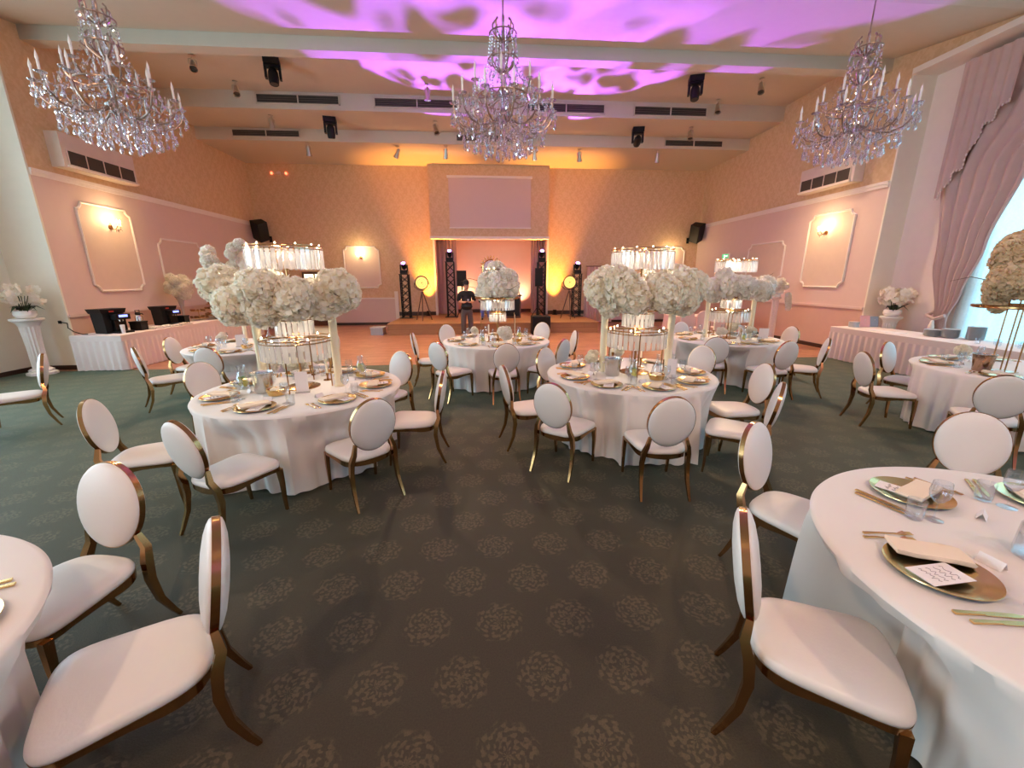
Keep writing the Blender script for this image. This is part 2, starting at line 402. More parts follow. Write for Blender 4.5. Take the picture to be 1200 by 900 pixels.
# rails and baseboards
sbox('trim_3', M['white'], (XL+.02, XL+.06, YA+.04, YB, 3.87, 3.93), (XL+.02, XL+.045, YA+.04, YB, 3.80, 3.87))
sbox('trim_4', M['white'], (XR-.06, XR-.02, YA+.04, YB, 3.87, 3.93), (XR-.045, XR-.02, YA+.04, YB, 3.80, 3.87))
sbox('trim_5', M['pink'], (XL+.02, XL+.045, YA+.04, YB, 1.09, 1.15)); sbox('trim_6', M['pink'], (XR-.045, XR-.02, YA+.04, YB, 1.09, 1.15))
M['bb'] = mat('dark_baseboard', (.05, .022, .014), .4)
sbox('baseboard_left', M['bb'], (XL+.02, XL+.04, YA+.04, YB, 0, .1)); sbox('baseboard_right', M['bb'], (XR-.04, XR-.02, YA+.04, YB, 0, .1))
sbox('baseboard_left', M['bb'], (XLL, XL+.02, YA-.02, YA, 0, .09), (XLL, XLL+.02, YN, YA-.02, 0, .09))
sbox('baseboard_right', M['bb'], (XR-.02, XRR, YA-.02, YA, 0, .09), (XRR-.02, XRR, YN, YA-.02, 0, .09))
# back wall round the stage niche
NX0, NX1, NZ = -1.80, 2.82, 3.36
sbox('wall_back', M['paper'], (XL, NX0, YB, YB+.2, 0, WT), (NX1, XR, YB, YB+.2, 0, WT), (NX0, NX1, YB, YB+.2, NZ, WT))
sbox('wall_back', M['pink'], (XL, -3.47, YB-.02, YB, 0, 1.07), (4.4, XR, YB-.02, YB, 0, 1.07))
sbox('wall_back', M['paper'], (-1.86, 2.78, 17.02, YB, 3.45, 6.01))
sbox('trim_7', M['white'], (-1.90, 2.82, 16.98, YB, 3.36, 3.45))
M['niche'] = mat('niche_paint', (.72, .50, .40), .7, var=.03)
sbox('wall_back', M['niche'], (NX0-.2, NX1+.2, 18.5, 18.6, 0, 3.6), (NX0-.1, NX0, YB+.2, 18.5, 0, 3.6), (NX1, NX1+.1, YB+.2, 18.5, 0, 3.6), (NX0-.1, NX1+.1, YB+.2, 18.5, 3.5, 3.6))
sbox('trim_8', M['white'], (NX0-.03, NX0+.05, YB-.03, YB+.2, .37, 3.36), (NX1-.05, NX1+.03, YB-.03, YB+.2, .37, 3.36))
sbox('trim_9', M['white'], (XL, -3.47, YB-.04, YB-.02, 1.05, 1.10), (4.4, XR, YB-.04, YB-.02, 1.05, 1.10))
sbox('trim_10', M['white'], (-3.47, -3.33, YB-.06, YB, .0, 1.35))
sbox('baseboard_back', M['bb'], (XL, -3.47, YB-.04, YB-.02, 0, .1), (4.4, XR, YB-.04, YB-.02, 0, .1), (-3.33, NX0-.03, YB-.04, YB, .37, .52), (NX1+.03, 4.4, YB-.04, YB, .37, .52), (NX0+.05, NX1-.05, 18.46, 18.5, .37, .52))
# wall panels with notched corners
def notched(w, h, n):
    a, b = w/2, h/2; P = []
    for cx, cz, a0 in ((a, b, PI), (-a, b, 1.5*PI), (-a, -b, 0), (a, -b, .5*PI)):
        for k in range(6):
            t = a0 + (PI/2)*(k/5) if False else a0 + (PI/2)*(1-k/5)
            P.append((cx+n*cos(t), cz+n*sin(t)))
    return P
def wall_panel(idx, org, ax, w, h, inner=True):
    # org: centre, ax: 'x+' facing +X etc.
    def tr(p, d): 
        u, v = p
        if ax == '+x': return (org[0]+d, org[1]+u, org[2]+v)
        if ax == '-x': return (org[0]-d, org[1]+u, org[2]+v)
        return (org[0]+u, org[1]-d, org[2]+v)
    P = notched(w, h, .13)
    q = MB(); q.tube([tr(p, .012) for p in P], .028, 6, closed=True)
    struct(q.build('trim_%d' % idx, M['white']))
    if inner:
        q = MB(); q.rings([[tr(p, 0) for p in P], [tr(p, .006) for p in P]])
        struct(q.build('trim_%d' % (idx+20), M['panel'], flat=True))
wall_panel(11, (XL+.02, 10.66, 2.53), '+x', 1.38, 1.86)
wall_panel(12, (XR-.02, 10.62, 2.53), '-x', 1.40, 1.86)
wall_panel(13, (XL+.02, 12.95, 2.33), '+x', 1.7, 1.14)
wall_panel(14, (XR-.02, 13.0, 2.33), '-x', 1.7, 1.14)
wall_panel(15, (-4.66, YB, 2.29), '-y', 1.36, 1.58)
wall_panel(16, (7.93, YB, 2.29), '-y', 1.36, 1.58)
# lit glazed door in the back wall
d = struct(MB().box(-7.02, -6.08, YB-.05, YB-.025, 0, 2.12).build('door_1', M['wood']))
for x0, x1 in ((-6.93, -6.58), (-6.52, -6.17)):
    MB().box(x0, x1, YB-.06, YB-.05, .28, 2.03).build('pane', M['pane_glow'], d)
MB().box(-6.56, -6.54, YB-.10, YB-.05, .95, 1.15).build('handle', M['gold'], d)
# windows
SKYW = []
k = 0
for xs, s in ((XRR, 1), (XLL, -1)):
    for y0, y1 in WIN:
        k += 1
        w = bpy.data.objects.new('window_%d' % k, None); COL.objects.link(w); w['kind'] = 'structure'
        x = xs + s*.1
        q = MB()
        for a, b in ((y0, y0+.07), (y1-.07, y1), ((y0+y1)/2-.03, (y0+y1)/2+.03), (y0*.75+y1*.25-.02, y0*.75+y1*.25+.02), (y0*.25+y1*.75-.02, y0*.25+y1*.75+.02)):
            q.box(x-.03, x+.03, a, b, WZ0, WZ1)
        for z in (WZ0+.035, 1.7, 3.6, WZ1-.035): q.box(x-.028, x+.028, y0, y1, z-.035, z+.035)
        q.build('window_frame', M['white'], w)
        MB().box(x-.004, x+.004, y0, y1, WZ0, WZ1).build('pane', M['glass'], w)
        MB().box(min(xs-s*.12, xs+s*.07), max(xs-s*.12, xs+s*.07), y0-.06, y1+.06, WZ0-.05, WZ0).build('sill', M['white'], w)
        L = bpy.data.lights.new('sky_portal', 'AREA'); L.shape = 'RECTANGLE'; L.size = y1-y0; L.size_y = WZ1-WZ0
        L.cycles.is_portal = True
        o = bpy.data.objects.new('sky_portal', L); COL.objects.link(o)
        o.matrix_world = Matrix.Translation((x+s*.06, (y0+y1)/2, (WZ0+WZ1)/2)) @ Matrix(((0, 0, s, 0), (1*s, 0, 0, 0), (0, 1, 0, 0), (0, 0, 0, 1)))
W = bpy.data.worlds.new('sky'); S.world = W; W.use_nodes = True
bg = W.node_tree.nodes['Background']; bg.inputs[0].default_value = (.66, .90, 1, 1); bg.inputs[1].default_value = 9

M['cyan_backdrop'] = mat('cyan_backdrop_tint', (.42, .64, .72), .8, var=.05)  # made-up backdrop outside the right windows, tinted so their glare reads cyan
sbox('added_backdrop', M['cyan_backdrop'], (16.5, 16.8, -12, 26, -.3, 9.5)); sbox('added_backdrop_ground', M['cyan_backdrop'], (9.95, 16.5, -12, 26, -.4, -.3))
# stage
q = MB(); q.cur = 0
q.box(-3.14, 4.12, 14.0, YB, .34, .37); q.box(NX0, NX1, YB, 18.5, .34, .37); q.cur = 1
q.box(-3.12, 4.10, 14.02, YB, 0, .34)
struct(q.build('stage_floor', [M['stage'], M['stagev']], flat=True))

# ------------------------------------------------------------------ banquet chair (origin on the floor under the seat, faces +Y)
def seat_outline(k, z, lift=0.0):
    P = []
    for j in range(40):
        t = 2*PI*j/40; c, s = cos(t), sin(t)
        e = .34 if s > 0 else .5
        x = math.copysign(abs(c)**e, c); y = math.copysign(abs(s)**e, s)
        w = .20+.05*(y+1)/2
        yy = y*.235 + (.02*(1-x*x) if y > 0 else -.01*(1-x*x))
        P.append((x*w*k, yy*k+.03, z+lift*(1-x*x)))
    return P
BT = math.radians(10)
def bp(u, w, n):   # back plane: u sideways, w along the tilted back, n out of the front
    return (u, -.262 - w*sin(BT) + n*cos(BT), .705 + w*cos(BT) + n*sin(BT))
BA, BB = .192, .228
def make_chair():
    t = thing('banquet_chair', 'x', 'chair')
    ch = []
    q = MB(); q.rings([seat_outline(.95, .388), seat_outline(1.0, .396), seat_outline(1.01, .412), seat_outline(.985, .430), seat_outline(.92, .441), seat_outline(.72, .449), seat_outline(.4, .453), seat_outline(.1, .454)])
    ch.append(q.build('seat', M['leather'], t, 60))
    q = MB()
    o1 = seat_outline(1.0, .36); o2 = seat_outline(1.005, .394); i1 = seat_outline(.93, .36); i2 = seat_outline(.93, .394)
    def sag(P): return [(x, y, z-.014*max(0, 1-abs(x)/.17)+.012*sin(max(-1, min(1, y/.2))*PI*.9)*(abs(x) > .16)) for x, y, z in P]
    q.rings([sag(i1), sag(o1), o2, i2], False, False)
    ch.append(q.build('seat_frame', M['gold'], t, 30))
    q = MB(); rs = []
    for k, n in ((.0, .05), (.4, .048), (.7, .041), (.88, .031), (.97, .022), (1.0, .013), (1.0, -.013), (.97, -.022), (.88, -.031), (.7, -.041), (.4, -.048), (.0, -.05)):
        k = max(k, .02)
        rs.append([bp(BA*k*cos(2*PI*j/40), BB*k*sin(2*PI*j/40), n) for j in range(40)])
    q.rings(rs); ch.append(q.build('backrest', M['leather'], t, 60))
    q = MB(); rs = []
    for k, n in ((-.004, -.0145), (-.004, .0145), (.0025, .0145), (.0025, -.0145), (-.004, -.0145)):
        rs.append([bp((BA+k)*cos(2*PI*j/48), (BB+k)*sin(2*PI*j/48), n) for j in range(48)])
    q.rings(rs, False, False); ch.append(q.build('back_frame', M['gold'], t, 30))
    for s in (-1, 1):
        q = MB(); q.tube([(s*.216, .238, .375), (s*.219, .245, .25), (s*.217, .247, .1), (s*.215, .255, 0)], [1, .82, .62, .52], rect=(.019, .019), up=(0, 1, 0))
        ch.append(q.build('leg', M['gold'], t, 30))
        top = bp(s*.150, -.146, 0)
        q = MB(); q.tube([top, (s*.172, -.246, .48), (s*.188, -.222, .41), (s*.195, -.212, .31), (s*.199, -.232, .17), (s*.205, -.278, .055), (s*.207, -.305, 0)], [.7, .95, 1.1, 1.0, .8, .62, .5], rect=(.019, .017), up=(0, 1, 0))
        ch.append(q.build('leg', M['gold'], t, 30))
    return reg(t, ch)
chair0 = make_chair(); used = [0]; SEATS = []
def chair(px, py, head, label, group):
    """px,py: middle of the oval back; head: compass heading the chair faces, degrees clockwise from the hall axis"""
    a = math.radians(head)
    x, y = px+.262*sin(a), py+.262*cos(a); SEATS.append((x, y, a))
    if not used[0]:
        used[0] = 1; o = chair0; o.location = (x, y, 0); o.rotation_euler = (0, 0, -a); o['label'] = label; o['group'] = group
    else: o = dup(chair0, (x, y, 0), -a, label, group)
    return o
GC = 'oval-backed banquet chairs'
TC = dict(T1=(-1.83, 4.22), T2=(1.74, 4.58), T3=(-3.9, 7.2), T4=(.28, 7.35), T5=(4.5, 7.2), T6=(6.45, 4.3), T7=(2.36, 1.08), T8=(-2.38, .82))
TN = dict(T1='front left round table', T2='front right-of-centre round table', T3='round table by the coffee buffet', T4='round table before the stage', T5='far right round table', T6='round table beside the window buffet', T7='corner table at lower right', T8='corner table at lower left')
for c in [
 (-2.06, 2.78, 27, 'white oval-backed chair with its back turned, at the near left of the front left table'),
 (-.89, 3.19, -40, 'white oval-backed chair seen from behind at the near right of the front left table'),
 (-.43, 4.12, 270, 'white oval-backed chair seen edge-on at the right side of the front left table'),
 (-1.06, 5.34, 213, 'white oval-backed chair facing the camera at the far right of the front left table'),
 (-3.22, 4.83, 115, 'white oval-backed chair at the far left of the front left table, beside a dark-backed one'),
 (-3.09, 3.34, 72, 'white oval-backed chair pulled out at the left of the front left table'),
 (-4.86, 6.09, 48, 'white oval-backed chair in front of the skirted coffee buffet, facing right, on green carpet'),
 (-5.11, 7.11, 88, 'white oval-backed chair between the coffee buffet and the table beside it'),
 (-3.87, 6.0, 2, 'beige-looking chair back at the near side of the table by the coffee buffet'),
 (-2.5, 7.12, 270, 'narrow edge-on chair between the left flower tower and the wooden dance floor'),
 (-1.17, 7.26, 84, 'edge-on white chair on the left of the table before the stage, outermost'),
 (-.70, 8.5, 145, 'white oval-backed chair facing the camera at the far left of the table before the stage'),
 (-.65, 6.15, 40, 'white oval-backed chair at the near left of the table before the stage, back to camera'),
 (.37, 5.92, -3, 'beige oval chair back at the near side of the table before the stage'),
 (1.32, 8.7, 216, 'white oval-backed chair at the far right of the table before the stage'),
 (1.28, 6.26, -48, 'tilted oval chair back at the near right of the table before the stage'),
 (1.69, 7.28, 268, 'edge-on white chair on the right of the table before the stage, by the dance floor'),
 (.89, 5.44, 140, 'bright white oval chair facing the camera at the far left of the front right-of-centre table'),
 (.65, 3.56, 38, 'white oval-backed chair with its back turned at the near left of the front right-of-centre table'),
 (.27, 4.36, 80, 'edge-on white chair at the left of the front right-of-centre table, on the open carpet'),
 (1.54, 3.04, 4, 'beige oval chair back at the near side of the front right-of-centre table'),
 (2.69, 3.38, -54, 'edge-on slanting gold-rimmed chair at the near right of the front right-of-centre table'),
 (3.11, 4.16, 272, 'white oval-backed chair facing left at the right side of the front right-of-centre table'),
 (3.08, 5.38, 237, 'bright white oval chair half hidden behind the far right of the front right-of-centre table'),
 (3.79, 6.24, 24, 'grey-looking oval chair back at the near left of the far right table'),
 (4.6, 5.73, -6, 'beige oval chair back at the near side of the far right table'),
 (6.0, 7.45, 262, 'pinkish oval-backed chair at the right of the far right table, against the pink wall'),
 (5.4, 5.94, -56, 'edge-on chair with a long gold leg at the near right of the far right table'),
 (4.32, 8.5, 178, 'white oval chair top peeping over the far side of the far right table'),
 (4.9, 4.74, 104, 'oval-backed chair at the left end of the table beside the window buffet'),
 (5.98, 5.46, 160, 'bright white oval chair between the window buffet and the table beside it'),
 (5.09, 3.45, 42, 'beige oval chair back at the near side of the table beside the window buffet'),
 (3.44, 2.42, 217, 'large oval chair back rising behind the corner table at lower right'),
 (1.8, 2.36, 149, 'white chair with a gold-rimmed oval back, second along the corner table at lower right'),
 (1.08, 1.37, 122, 'nearest large edge-on white chair at the corner table at lower right'),
 (-1.96, 2.07, 193, 'large oval-backed chair facing the camera beside the corner table at lower left'),
 (-1.09, 1.48, 238, 'nearest large edge-on white chair at the corner table at lower left'),
 (-5.69, 5.62, 229, 'lone white chair facing left on the green carpet in front of the white pedestal'),
 (-6.22, 4.95, 240, 'cropped chair at the left edge of the picture, only back and dark leg showing'),
]: chair(*c, GC)

# ------------------------------------------------------------------ round tables and cloths
RT, HT = .955, .765
def cloth_mesh(seed, folds, amp, cx=0, cy_=0):
    rnd = random.Random(seed); n = 400; DN = dent(n, cx, cy_); ph = [rnd.uniform(0, 6.28) for _ in range(4)]
    q = MB(); rs = []
    for r, z in ((.02, HT), (.5, HT), (.9, HT), (.985, HT-.001), (1.0, HT-.006), (1.008, HT-.018)):
        rs.append([(RT*r*cos(2*PI*j/n), RT*r*sin(2*PI*j/n), z) for j in range(n)])
    for i in range(1, 15):
        t = i/14; z = (HT-.018)*(1-t)+.006*t
        ring = []
        for j in range(n):
            a = 2*PI*j/n
            f = sin(folds*a+ph[0]+1.3*sin(3*a+ph[1]))*.55+sin(folds*.37*a+ph[2]+1.2*sin(2*a))*.6
            f *= .7+.3*sin(5*a+ph[3])
            hem = .012*(1+sin(folds*a*.5+ph[1]))*t
            L = DN[j]; w = min(1, max(0, (.70-z)/.18)); r = RT*1.008
            if L < r+.02: r += (L-r)*w; r += amp*(t**.45)*(f-1.0)*(1-.3*w)
            else: r += amp*(t**.45)*(f+.3)
            ring.append((r*cos(a), r*sin(a), z+hem*.8))
        rs.append(ring)
    q.rings(rs, True, False); return q
def dent(n, cx, cy_):
    # the cloth gives way where a seat is pushed against it
    lim = [9.0]*n
    for j in range(n):
        a = 2*PI*j/n; d = (cos(a), sin(a))
        for (sx, sy2, h) in SEATS:
            if abs(sx-cx)+abs(sy2-cy_) > 2.4: continue
            r = .45
            while r < 1.06:
                x, y = cx+d[0]*r-sx, cy_+d[1]*r-sy2
                lx, ly = x*cos(h)-y*sin(h), x*sin(h)+y*cos(h)
                if abs(lx) < .285 and -.40 < ly < .325: lim[j] = min(lim[j], r-.012); break
                r += .01
    return [min(lim[(j+k) % n]+.0006*k*k for k in range(-16, 17)) for j in range(n)]
for i, (k, (x, y)) in enumerate(TC.items()):
    t = thing('round_table', 'folding round banquet table hidden under the cloth of the '+TN[k], 'table', (x, y, 0), 0, 'round banquet tables')
    MB().lathe([(.9, .715), (.93, .72), (.93, .75), (.9, .755)], 40).build('tabletop', M['woodlight'], t)
    for a in range(4):
        q = MB(); q.tube([(.38*cos(a*PI/2+.7), .38*sin(a*PI/2+.7), .72), (.38*cos(a*PI/2+.7), .38*sin(a*PI/2+.7), 0)], .018, 8); q.build('leg', M['blackm'], t)
    o = cloth_mesh(i+3, 30+3*(i % 3), .058, x, y).build('tablecloth', M['cloth'], None, 50); o.location = (x, y, 0)
    tag(o, 'floor-length white cloth over the '+TN[k], 'tablecloth', 'round white tablecloths')

# ------------------------------------------------------------------ place settings
def build_plate():
    q = MB().lathe([(.001, .006), (.105, .006), (.118, .010), (.155, .020), (.163, .022), (.164, .019), (.157, .015), (.12, .004), (.11, 0), (.001, 0)], 48, False, False)
    return q.build('charger_plate', M['goldp'], None, 40)
def build_napkin():
    q = MB(); rs = []
    for z, k in ((0, .98), (.004, 1), (.009, .99), (.013, 1.0), (.018, .97)):
        rs.append([(x*k*.12+.004*sin(z*900), y*k*.052, z+.003*sin(x*5)) for x, y in [(-1, -1), (-.5, -1.02), (0, -1), (.5, -1.02), (1, -1), (1.02, 0), (1, 1), (.5, 1.02), (0, 1), (-.5, 1.02), (-1, 1), (-1.02, 0)]])
    q.rings(rs); o = q.build('folded_napkin', M['napkin'], None, 40); return o
def build_menu():
    q = MB().box(-.05, .05, -.09, .09, 0, .0025); o = q.build('menu_card', M['card'], None)
    q = MB(); rnd = random.Random(3)
    for r in range(4):
        pts = [(-.035+.07*i/14, .045-.03*r+.007*sin(i*(1.3+.35*r)+r*2)+rnd.uniform(-.006, .006), .0032) for i in range(15)]
        q.tube(pts, .0009, 4)
    l = q.build('lettering', M['ink'], o); reg(o, [l]); return o
def build_fork():
    q = MB(); q.tube([(0, -.1, .004), (0, -.03, .006), (0, .04, .004)], [1.3, .8, .7], rect=(.0022, .0045), up=(0, 0, 1))
    q.tube([(0, .04, .004), (0, .06, .006), (0, .07, .008)], [.7, 2.2, 2.4], rect=(.0016, .0045), up=(0, 0, 1))
    for s in (-1.5, -.5, .5, 1.5): q.tube([(s*.006, .068, .008), (s*.006, .1, .006)], .0016, 5)
    return q.build('dinner_fork', M['goldp'], None)
def build_knife():
    q = MB(); q.tube([(0, -.11, .005), (0, -.02, .006)], [1.2, .9], rect=(.003, .0065), up=(0, 0, 1))
    q.tube([(0, -.02, .005), (0, .02, .005), (.002, .08, .005), (.004, .115, .005)], [1, 1.1, 1.0, .3], rect=(.0012, .009), up=(0, 0, 1))
    return q.build('dinner_knife', M['goldp'], None)
def build_wine():
    t = bpy.data.objects.new('wine_glass', None); COL.objects.link(t)
    a = MB().lathe([(.036, 0), (.036, .002), (.006, .006), (.0035, .02), (.0035, .085)], 20, True, False).build('stem', M['glass'], t)
    b = MB().lathe([(.0035, .085), (.02, .095), (.036, .12), (.039, .145), (.033, .19), (.0318, .19), (.0378, .145), (.035, .121), (.019, .097), (.002, .088)], 20, False, True).build('bowl', M['glass'], t)
    return reg(t, [a, b])
def build_tumbler():
    return MB().lathe([(.001, .001), (.030, 0), (.033, .01), (.036, .095), (.0345, .095), (.031, .012), (.001, .01)], 20, False, False).build('water_tumbler', M['glass'], None)
def build_place():
    q = MB(); q.rings([[(-.04, -.018, 0), (-.04, 0, .035), (-.04, .018, 0), (-.04, 0, .033)], [(.04, -.018, 0), (.04, 0, .035), (.04, .018, 0), (.04, 0, .033)]])
    return q.build('place_card', M['card'], None, flat=True)
PROTO = {}
def put(kind, loc, rz, label, cat, group):
    if kind not in PROTO:
        o = dict(plate=build_plate, napkin=build_napkin, menu=build_menu, fork=build_fork, knife=build_knife, wine=build_wine, tumbler=build_tumbler, place=build_place)[kind]()
        PROTO[kind] = o; o.location = loc; o.rotation_euler = (0, 0, rz)
    else: o = dup(PROTO[kind], loc, rz)
    return tag(o, label, cat, group)
def side(a):
    return ['far', 'far right', 'right', 'near right', 'near', 'near left', 'left', 'far left'][int(((a % 360)+22.5)//45) % 8]
SET = dict(T1=[-170, -117, -71, -25, 12, 50, 90, 136], T2=[-142, 176, -106, -55, -10, 45, 97, 135], T3=[-143, 176, -98, -50, 0, 45, 90, 135], T4=[-136, -90, 176, 137, 92, 45, 0, -45],
           T5=[-150, -94, 176, 135, 87, 45, 0, -45], T6=[-53, -114, 35, -160, -10], T7=[-81, -16, 38], T8=[62])
NOWINE = {('T1', -71), ('T1', 12), ('T1', -25), ('T4', 176), ('T6', -10), ('T5', 87), ('T5', 135)}; NOTUMB = {('T1', -71), ('T1', -25), ('T5', 135), ('T2', -106), ('T5', -150)}
NEAR = ('T1', 'T2', 'T6', 'T7', 'T8')
ZT = HT+.001
for k, angs in SET.items():
    cx, cy_ = TC[k]; rnd = random.Random(k)
    seen = set()
    for a in angs:
        sd = side(a)
        assert sd not in seen, (k, a, sd); seen.add(sd)
        where = '%s side of the %s' % (sd, TN[k])
        A = math.radians(a); ox, oy = sin(A), cos(A)            # outward
        tx, ty = -oy, ox                                          # diner's right-hand side when facing inward
        rz0 = -A+PI                                               # local +Y points inward
        def P(r, t, z=ZT): return (cx+ox*r+tx*t, cy_+oy*r+ty*t, z)
        rp = .66 if k == 'T7' else .72; j = rnd.uniform(-.06, .06)
        put('plate', P(rp, 0), rz0, 'gold charger plate, '+where, 'plate', 'gold charger plates')
        put('menu', P(rp+.03, .035, ZT+.0185), rz0+.25+j, 'white menu card on plate, '+where, 'card', 'menu cards')
        put('napkin', P(rp-.03, -.085, ZT+.0245) if (k, a) == ('T7', -81) else P(rp-.02, -.02, ZT+.0245), rz0+(PI/2-.25 if (k, a) == ('T7', -81) else .9 if k in ('T1', 'T2') and sd in ('near', 'near left') else .12)+j, 'folded cream napkin on plate, '+where, 'napkin', 'folded napkins')
        put('fork', P(rp+.02, -.205), rz0+j, 'gold fork beside plate, '+where, 'fork', 'gold forks')
        put('knife', P(rp+.02, .205), rz0+j*.5, 'gold knife beside plate, '+where, 'knife', 'gold knives')
        if k in NEAR:
            put('fork', P(rp+.0, -.24), rz0-j, 'outer gold fork, '+where, 'fork', 'gold forks')
            put('knife', P(rp+.0, .24), rz0-j*.6, 'outer gold knife, '+where, 'knife', 'gold knives')
            if (k, a) != ('T2', 97): put('place', P(rp-.24, -.06), rz0+.3+j, 'small folded white name card, '+where, 'card', 'name cards')
        if (k, a) not in NOWINE: put('wine', P(rp-.17, .17), 0, 'clear wine glass, '+where, 'glass', 'wine glasses')
        if (k, a) not in NOTUMB: put('tumbler', P(rp-.13, .24), 0, 'clear water tumbler, '+where, 'glass', 'water tumblers')

# ------------------------------------------------------------------ flowers
def bloom_mesh(seed, n, ps, m_petal):
    rnd = random.Random(seed); q = MB()
    q.cur = 1; q.ball((0, 0, 0), .80, 14, 9); q.cur = 0
    for i in range(n):
        z = 1-2*(i+.5)/n; a = i*2.39996+rnd.uniform(-.3, .3); r = math.sqrt(max(0, 1-z*z))
        nrm = Vector((r*cos(a), r*sin(a), z)); c = nrm*rnd.uniform(.80, 1.04)
        u = nrm.orthogonal().normalized(); u = Matrix.Rotation(rnd.uniform(0, 6.28), 3, nrm) @ u; w = nrm.cross(u)
        tl = rnd.uniform(.25, .75); nr = (nrm*tl+u*(1-tl)).normalized(); u2 = (u-nr*u.dot(nr)).normalized()
        s = ps*rnd.uniform(.75, 1.25)
        vs = [c-w*s*.5-u2*s*.5, c+w*s*.5-u2*s*.5, c+w*s*.62+u2*s*.3+nr*s*.22, c+u2*s*.72+nr*s*.05, c-w*s*.62+u2*s*.3+nr*s*.22, c+u2*s*.05-nr*s*.12]
        q.add([tuple(v) for v in vs], [(0, 1, 5), (1, 2, 5), (2, 3, 5), (3, 4, 5), (4, 0, 5)])
    o = q.build('bloom', [m_petal, M['core']], None, 80)
    me = o.data; bpy.data.objects.remove(o); return me
BL = [bloom_mesh(i, 760, .215, M['petal']) for i in range(3)]
BLW = [bloom_mesh(i+5, 480, .27, M['petalw']) for i in range(2)]
BLT = [bloom_mesh(i+9, 650, .23, M['petalb']) for i in range(2)]
def blossom_mesh(seed):
    rnd = random.Random(seed); q = MB()
    for lay, (n, R, up) in enumerate(((6, 1.0, .15), (5, .68, .42))):
        for i in range(n):
            a = 2*PI*i/n+lay*.5+rnd.uniform(-.12, .12); u = Vector((cos(a), sin(a), 0)); v = Vector((-sin(a), cos(a), 0)); w = R*.42
            P = [u*.08, u*R*.45+v*w+Vector((0, 0, up*.5*R)), u*R*.85+v*w*.7+Vector((0, 0, up*R)), u*R*1.05+Vector((0, 0, up*R*.8)), u*R*.85-v*w*.7+Vector((0, 0, up*R)), u*R*.45-v*w+Vector((0, 0, up*.5*R)), u*R*.5+Vector((0, 0, up*.15*R))]
            q.add([tuple(p) for p in P], [(0, 1, 6), (1, 2, 6), (2, 3, 6), (3, 4, 6), (4, 5, 6), (5, 0, 6)])
    q.cur = 1; q.ball((0, 0, .12), .16, 8, 6); q.cur = 0
    o = q.build('blossom', [M['petalw'], M['core']], None, 80); me = o.data; bpy.data.objects.remove(o); return me
BLO = [blossom_mesh(40+i) for i in range(3)]
def add_bloom(par, p, r, meshes, rnd, nm='bloom'):
    o = link(nm, rnd.choice(meshes), par); o.location = p; o.scale = (r*rnd.uniform(.92, 1.1), r*rnd.uniform(.92, 1.1), r*rnd.uniform(.86, 1.0))
    o.rotation_euler = (rnd.uniform(0, 6), rnd.uniform(0, 6), rnd.uniform(0, 6)); return o
def flower_ring(k, label, blooms, meshes, twigs=6, seed=1, nm='flower_arrangement', zc=1.7, rr=.45):
    cx, cy_ = k; rnd = random.Random(seed)
    t = thing(nm, label, 'flowers', (cx, cy_, 1.5), 0, 'white flower arrangements')
    for (x, y, z, r) in blooms: add_bloom(t, (x, y, z-1.5), r, meshes, rnd)
    for i in range(twigs):
        a = rnd.uniform(0, 6.28); z = rnd.uniform(.12, .32)
        q = MB(); q.tube([(.3*cos(a), .3*sin(a), z), (.5*cos(a), .5*sin(a), z+.05), (.66*cos(a+.1), .66*sin(a+.1), z+rnd.uniform(-.05, .15))], [.006, .005, .002], 5)
        q.build('twig', M['stem'], t)
    q = MB().at((0, 0, .02)); q.tube([(.38*cos(2*PI*j/20), .38*sin(2*PI*j/20), 0) for j in range(20)], .02, 6, closed=True); q.build('wire_ring', M['gold'], t)
    return t
def ring_blooms(n, R, z, r, rnd, a0=0, jit=.05):
    out = []
    for i in range(n):
        a = a0+2*PI*i/n
        out.append((R*cos(a)+rnd.uniform(-jit, jit), R*sin(a)+rnd.uniform(-jit, jit), z+rnd.uniform(-jit, jit)*1.4, r*rnd.uniform(.88, 1.12)))
    return out

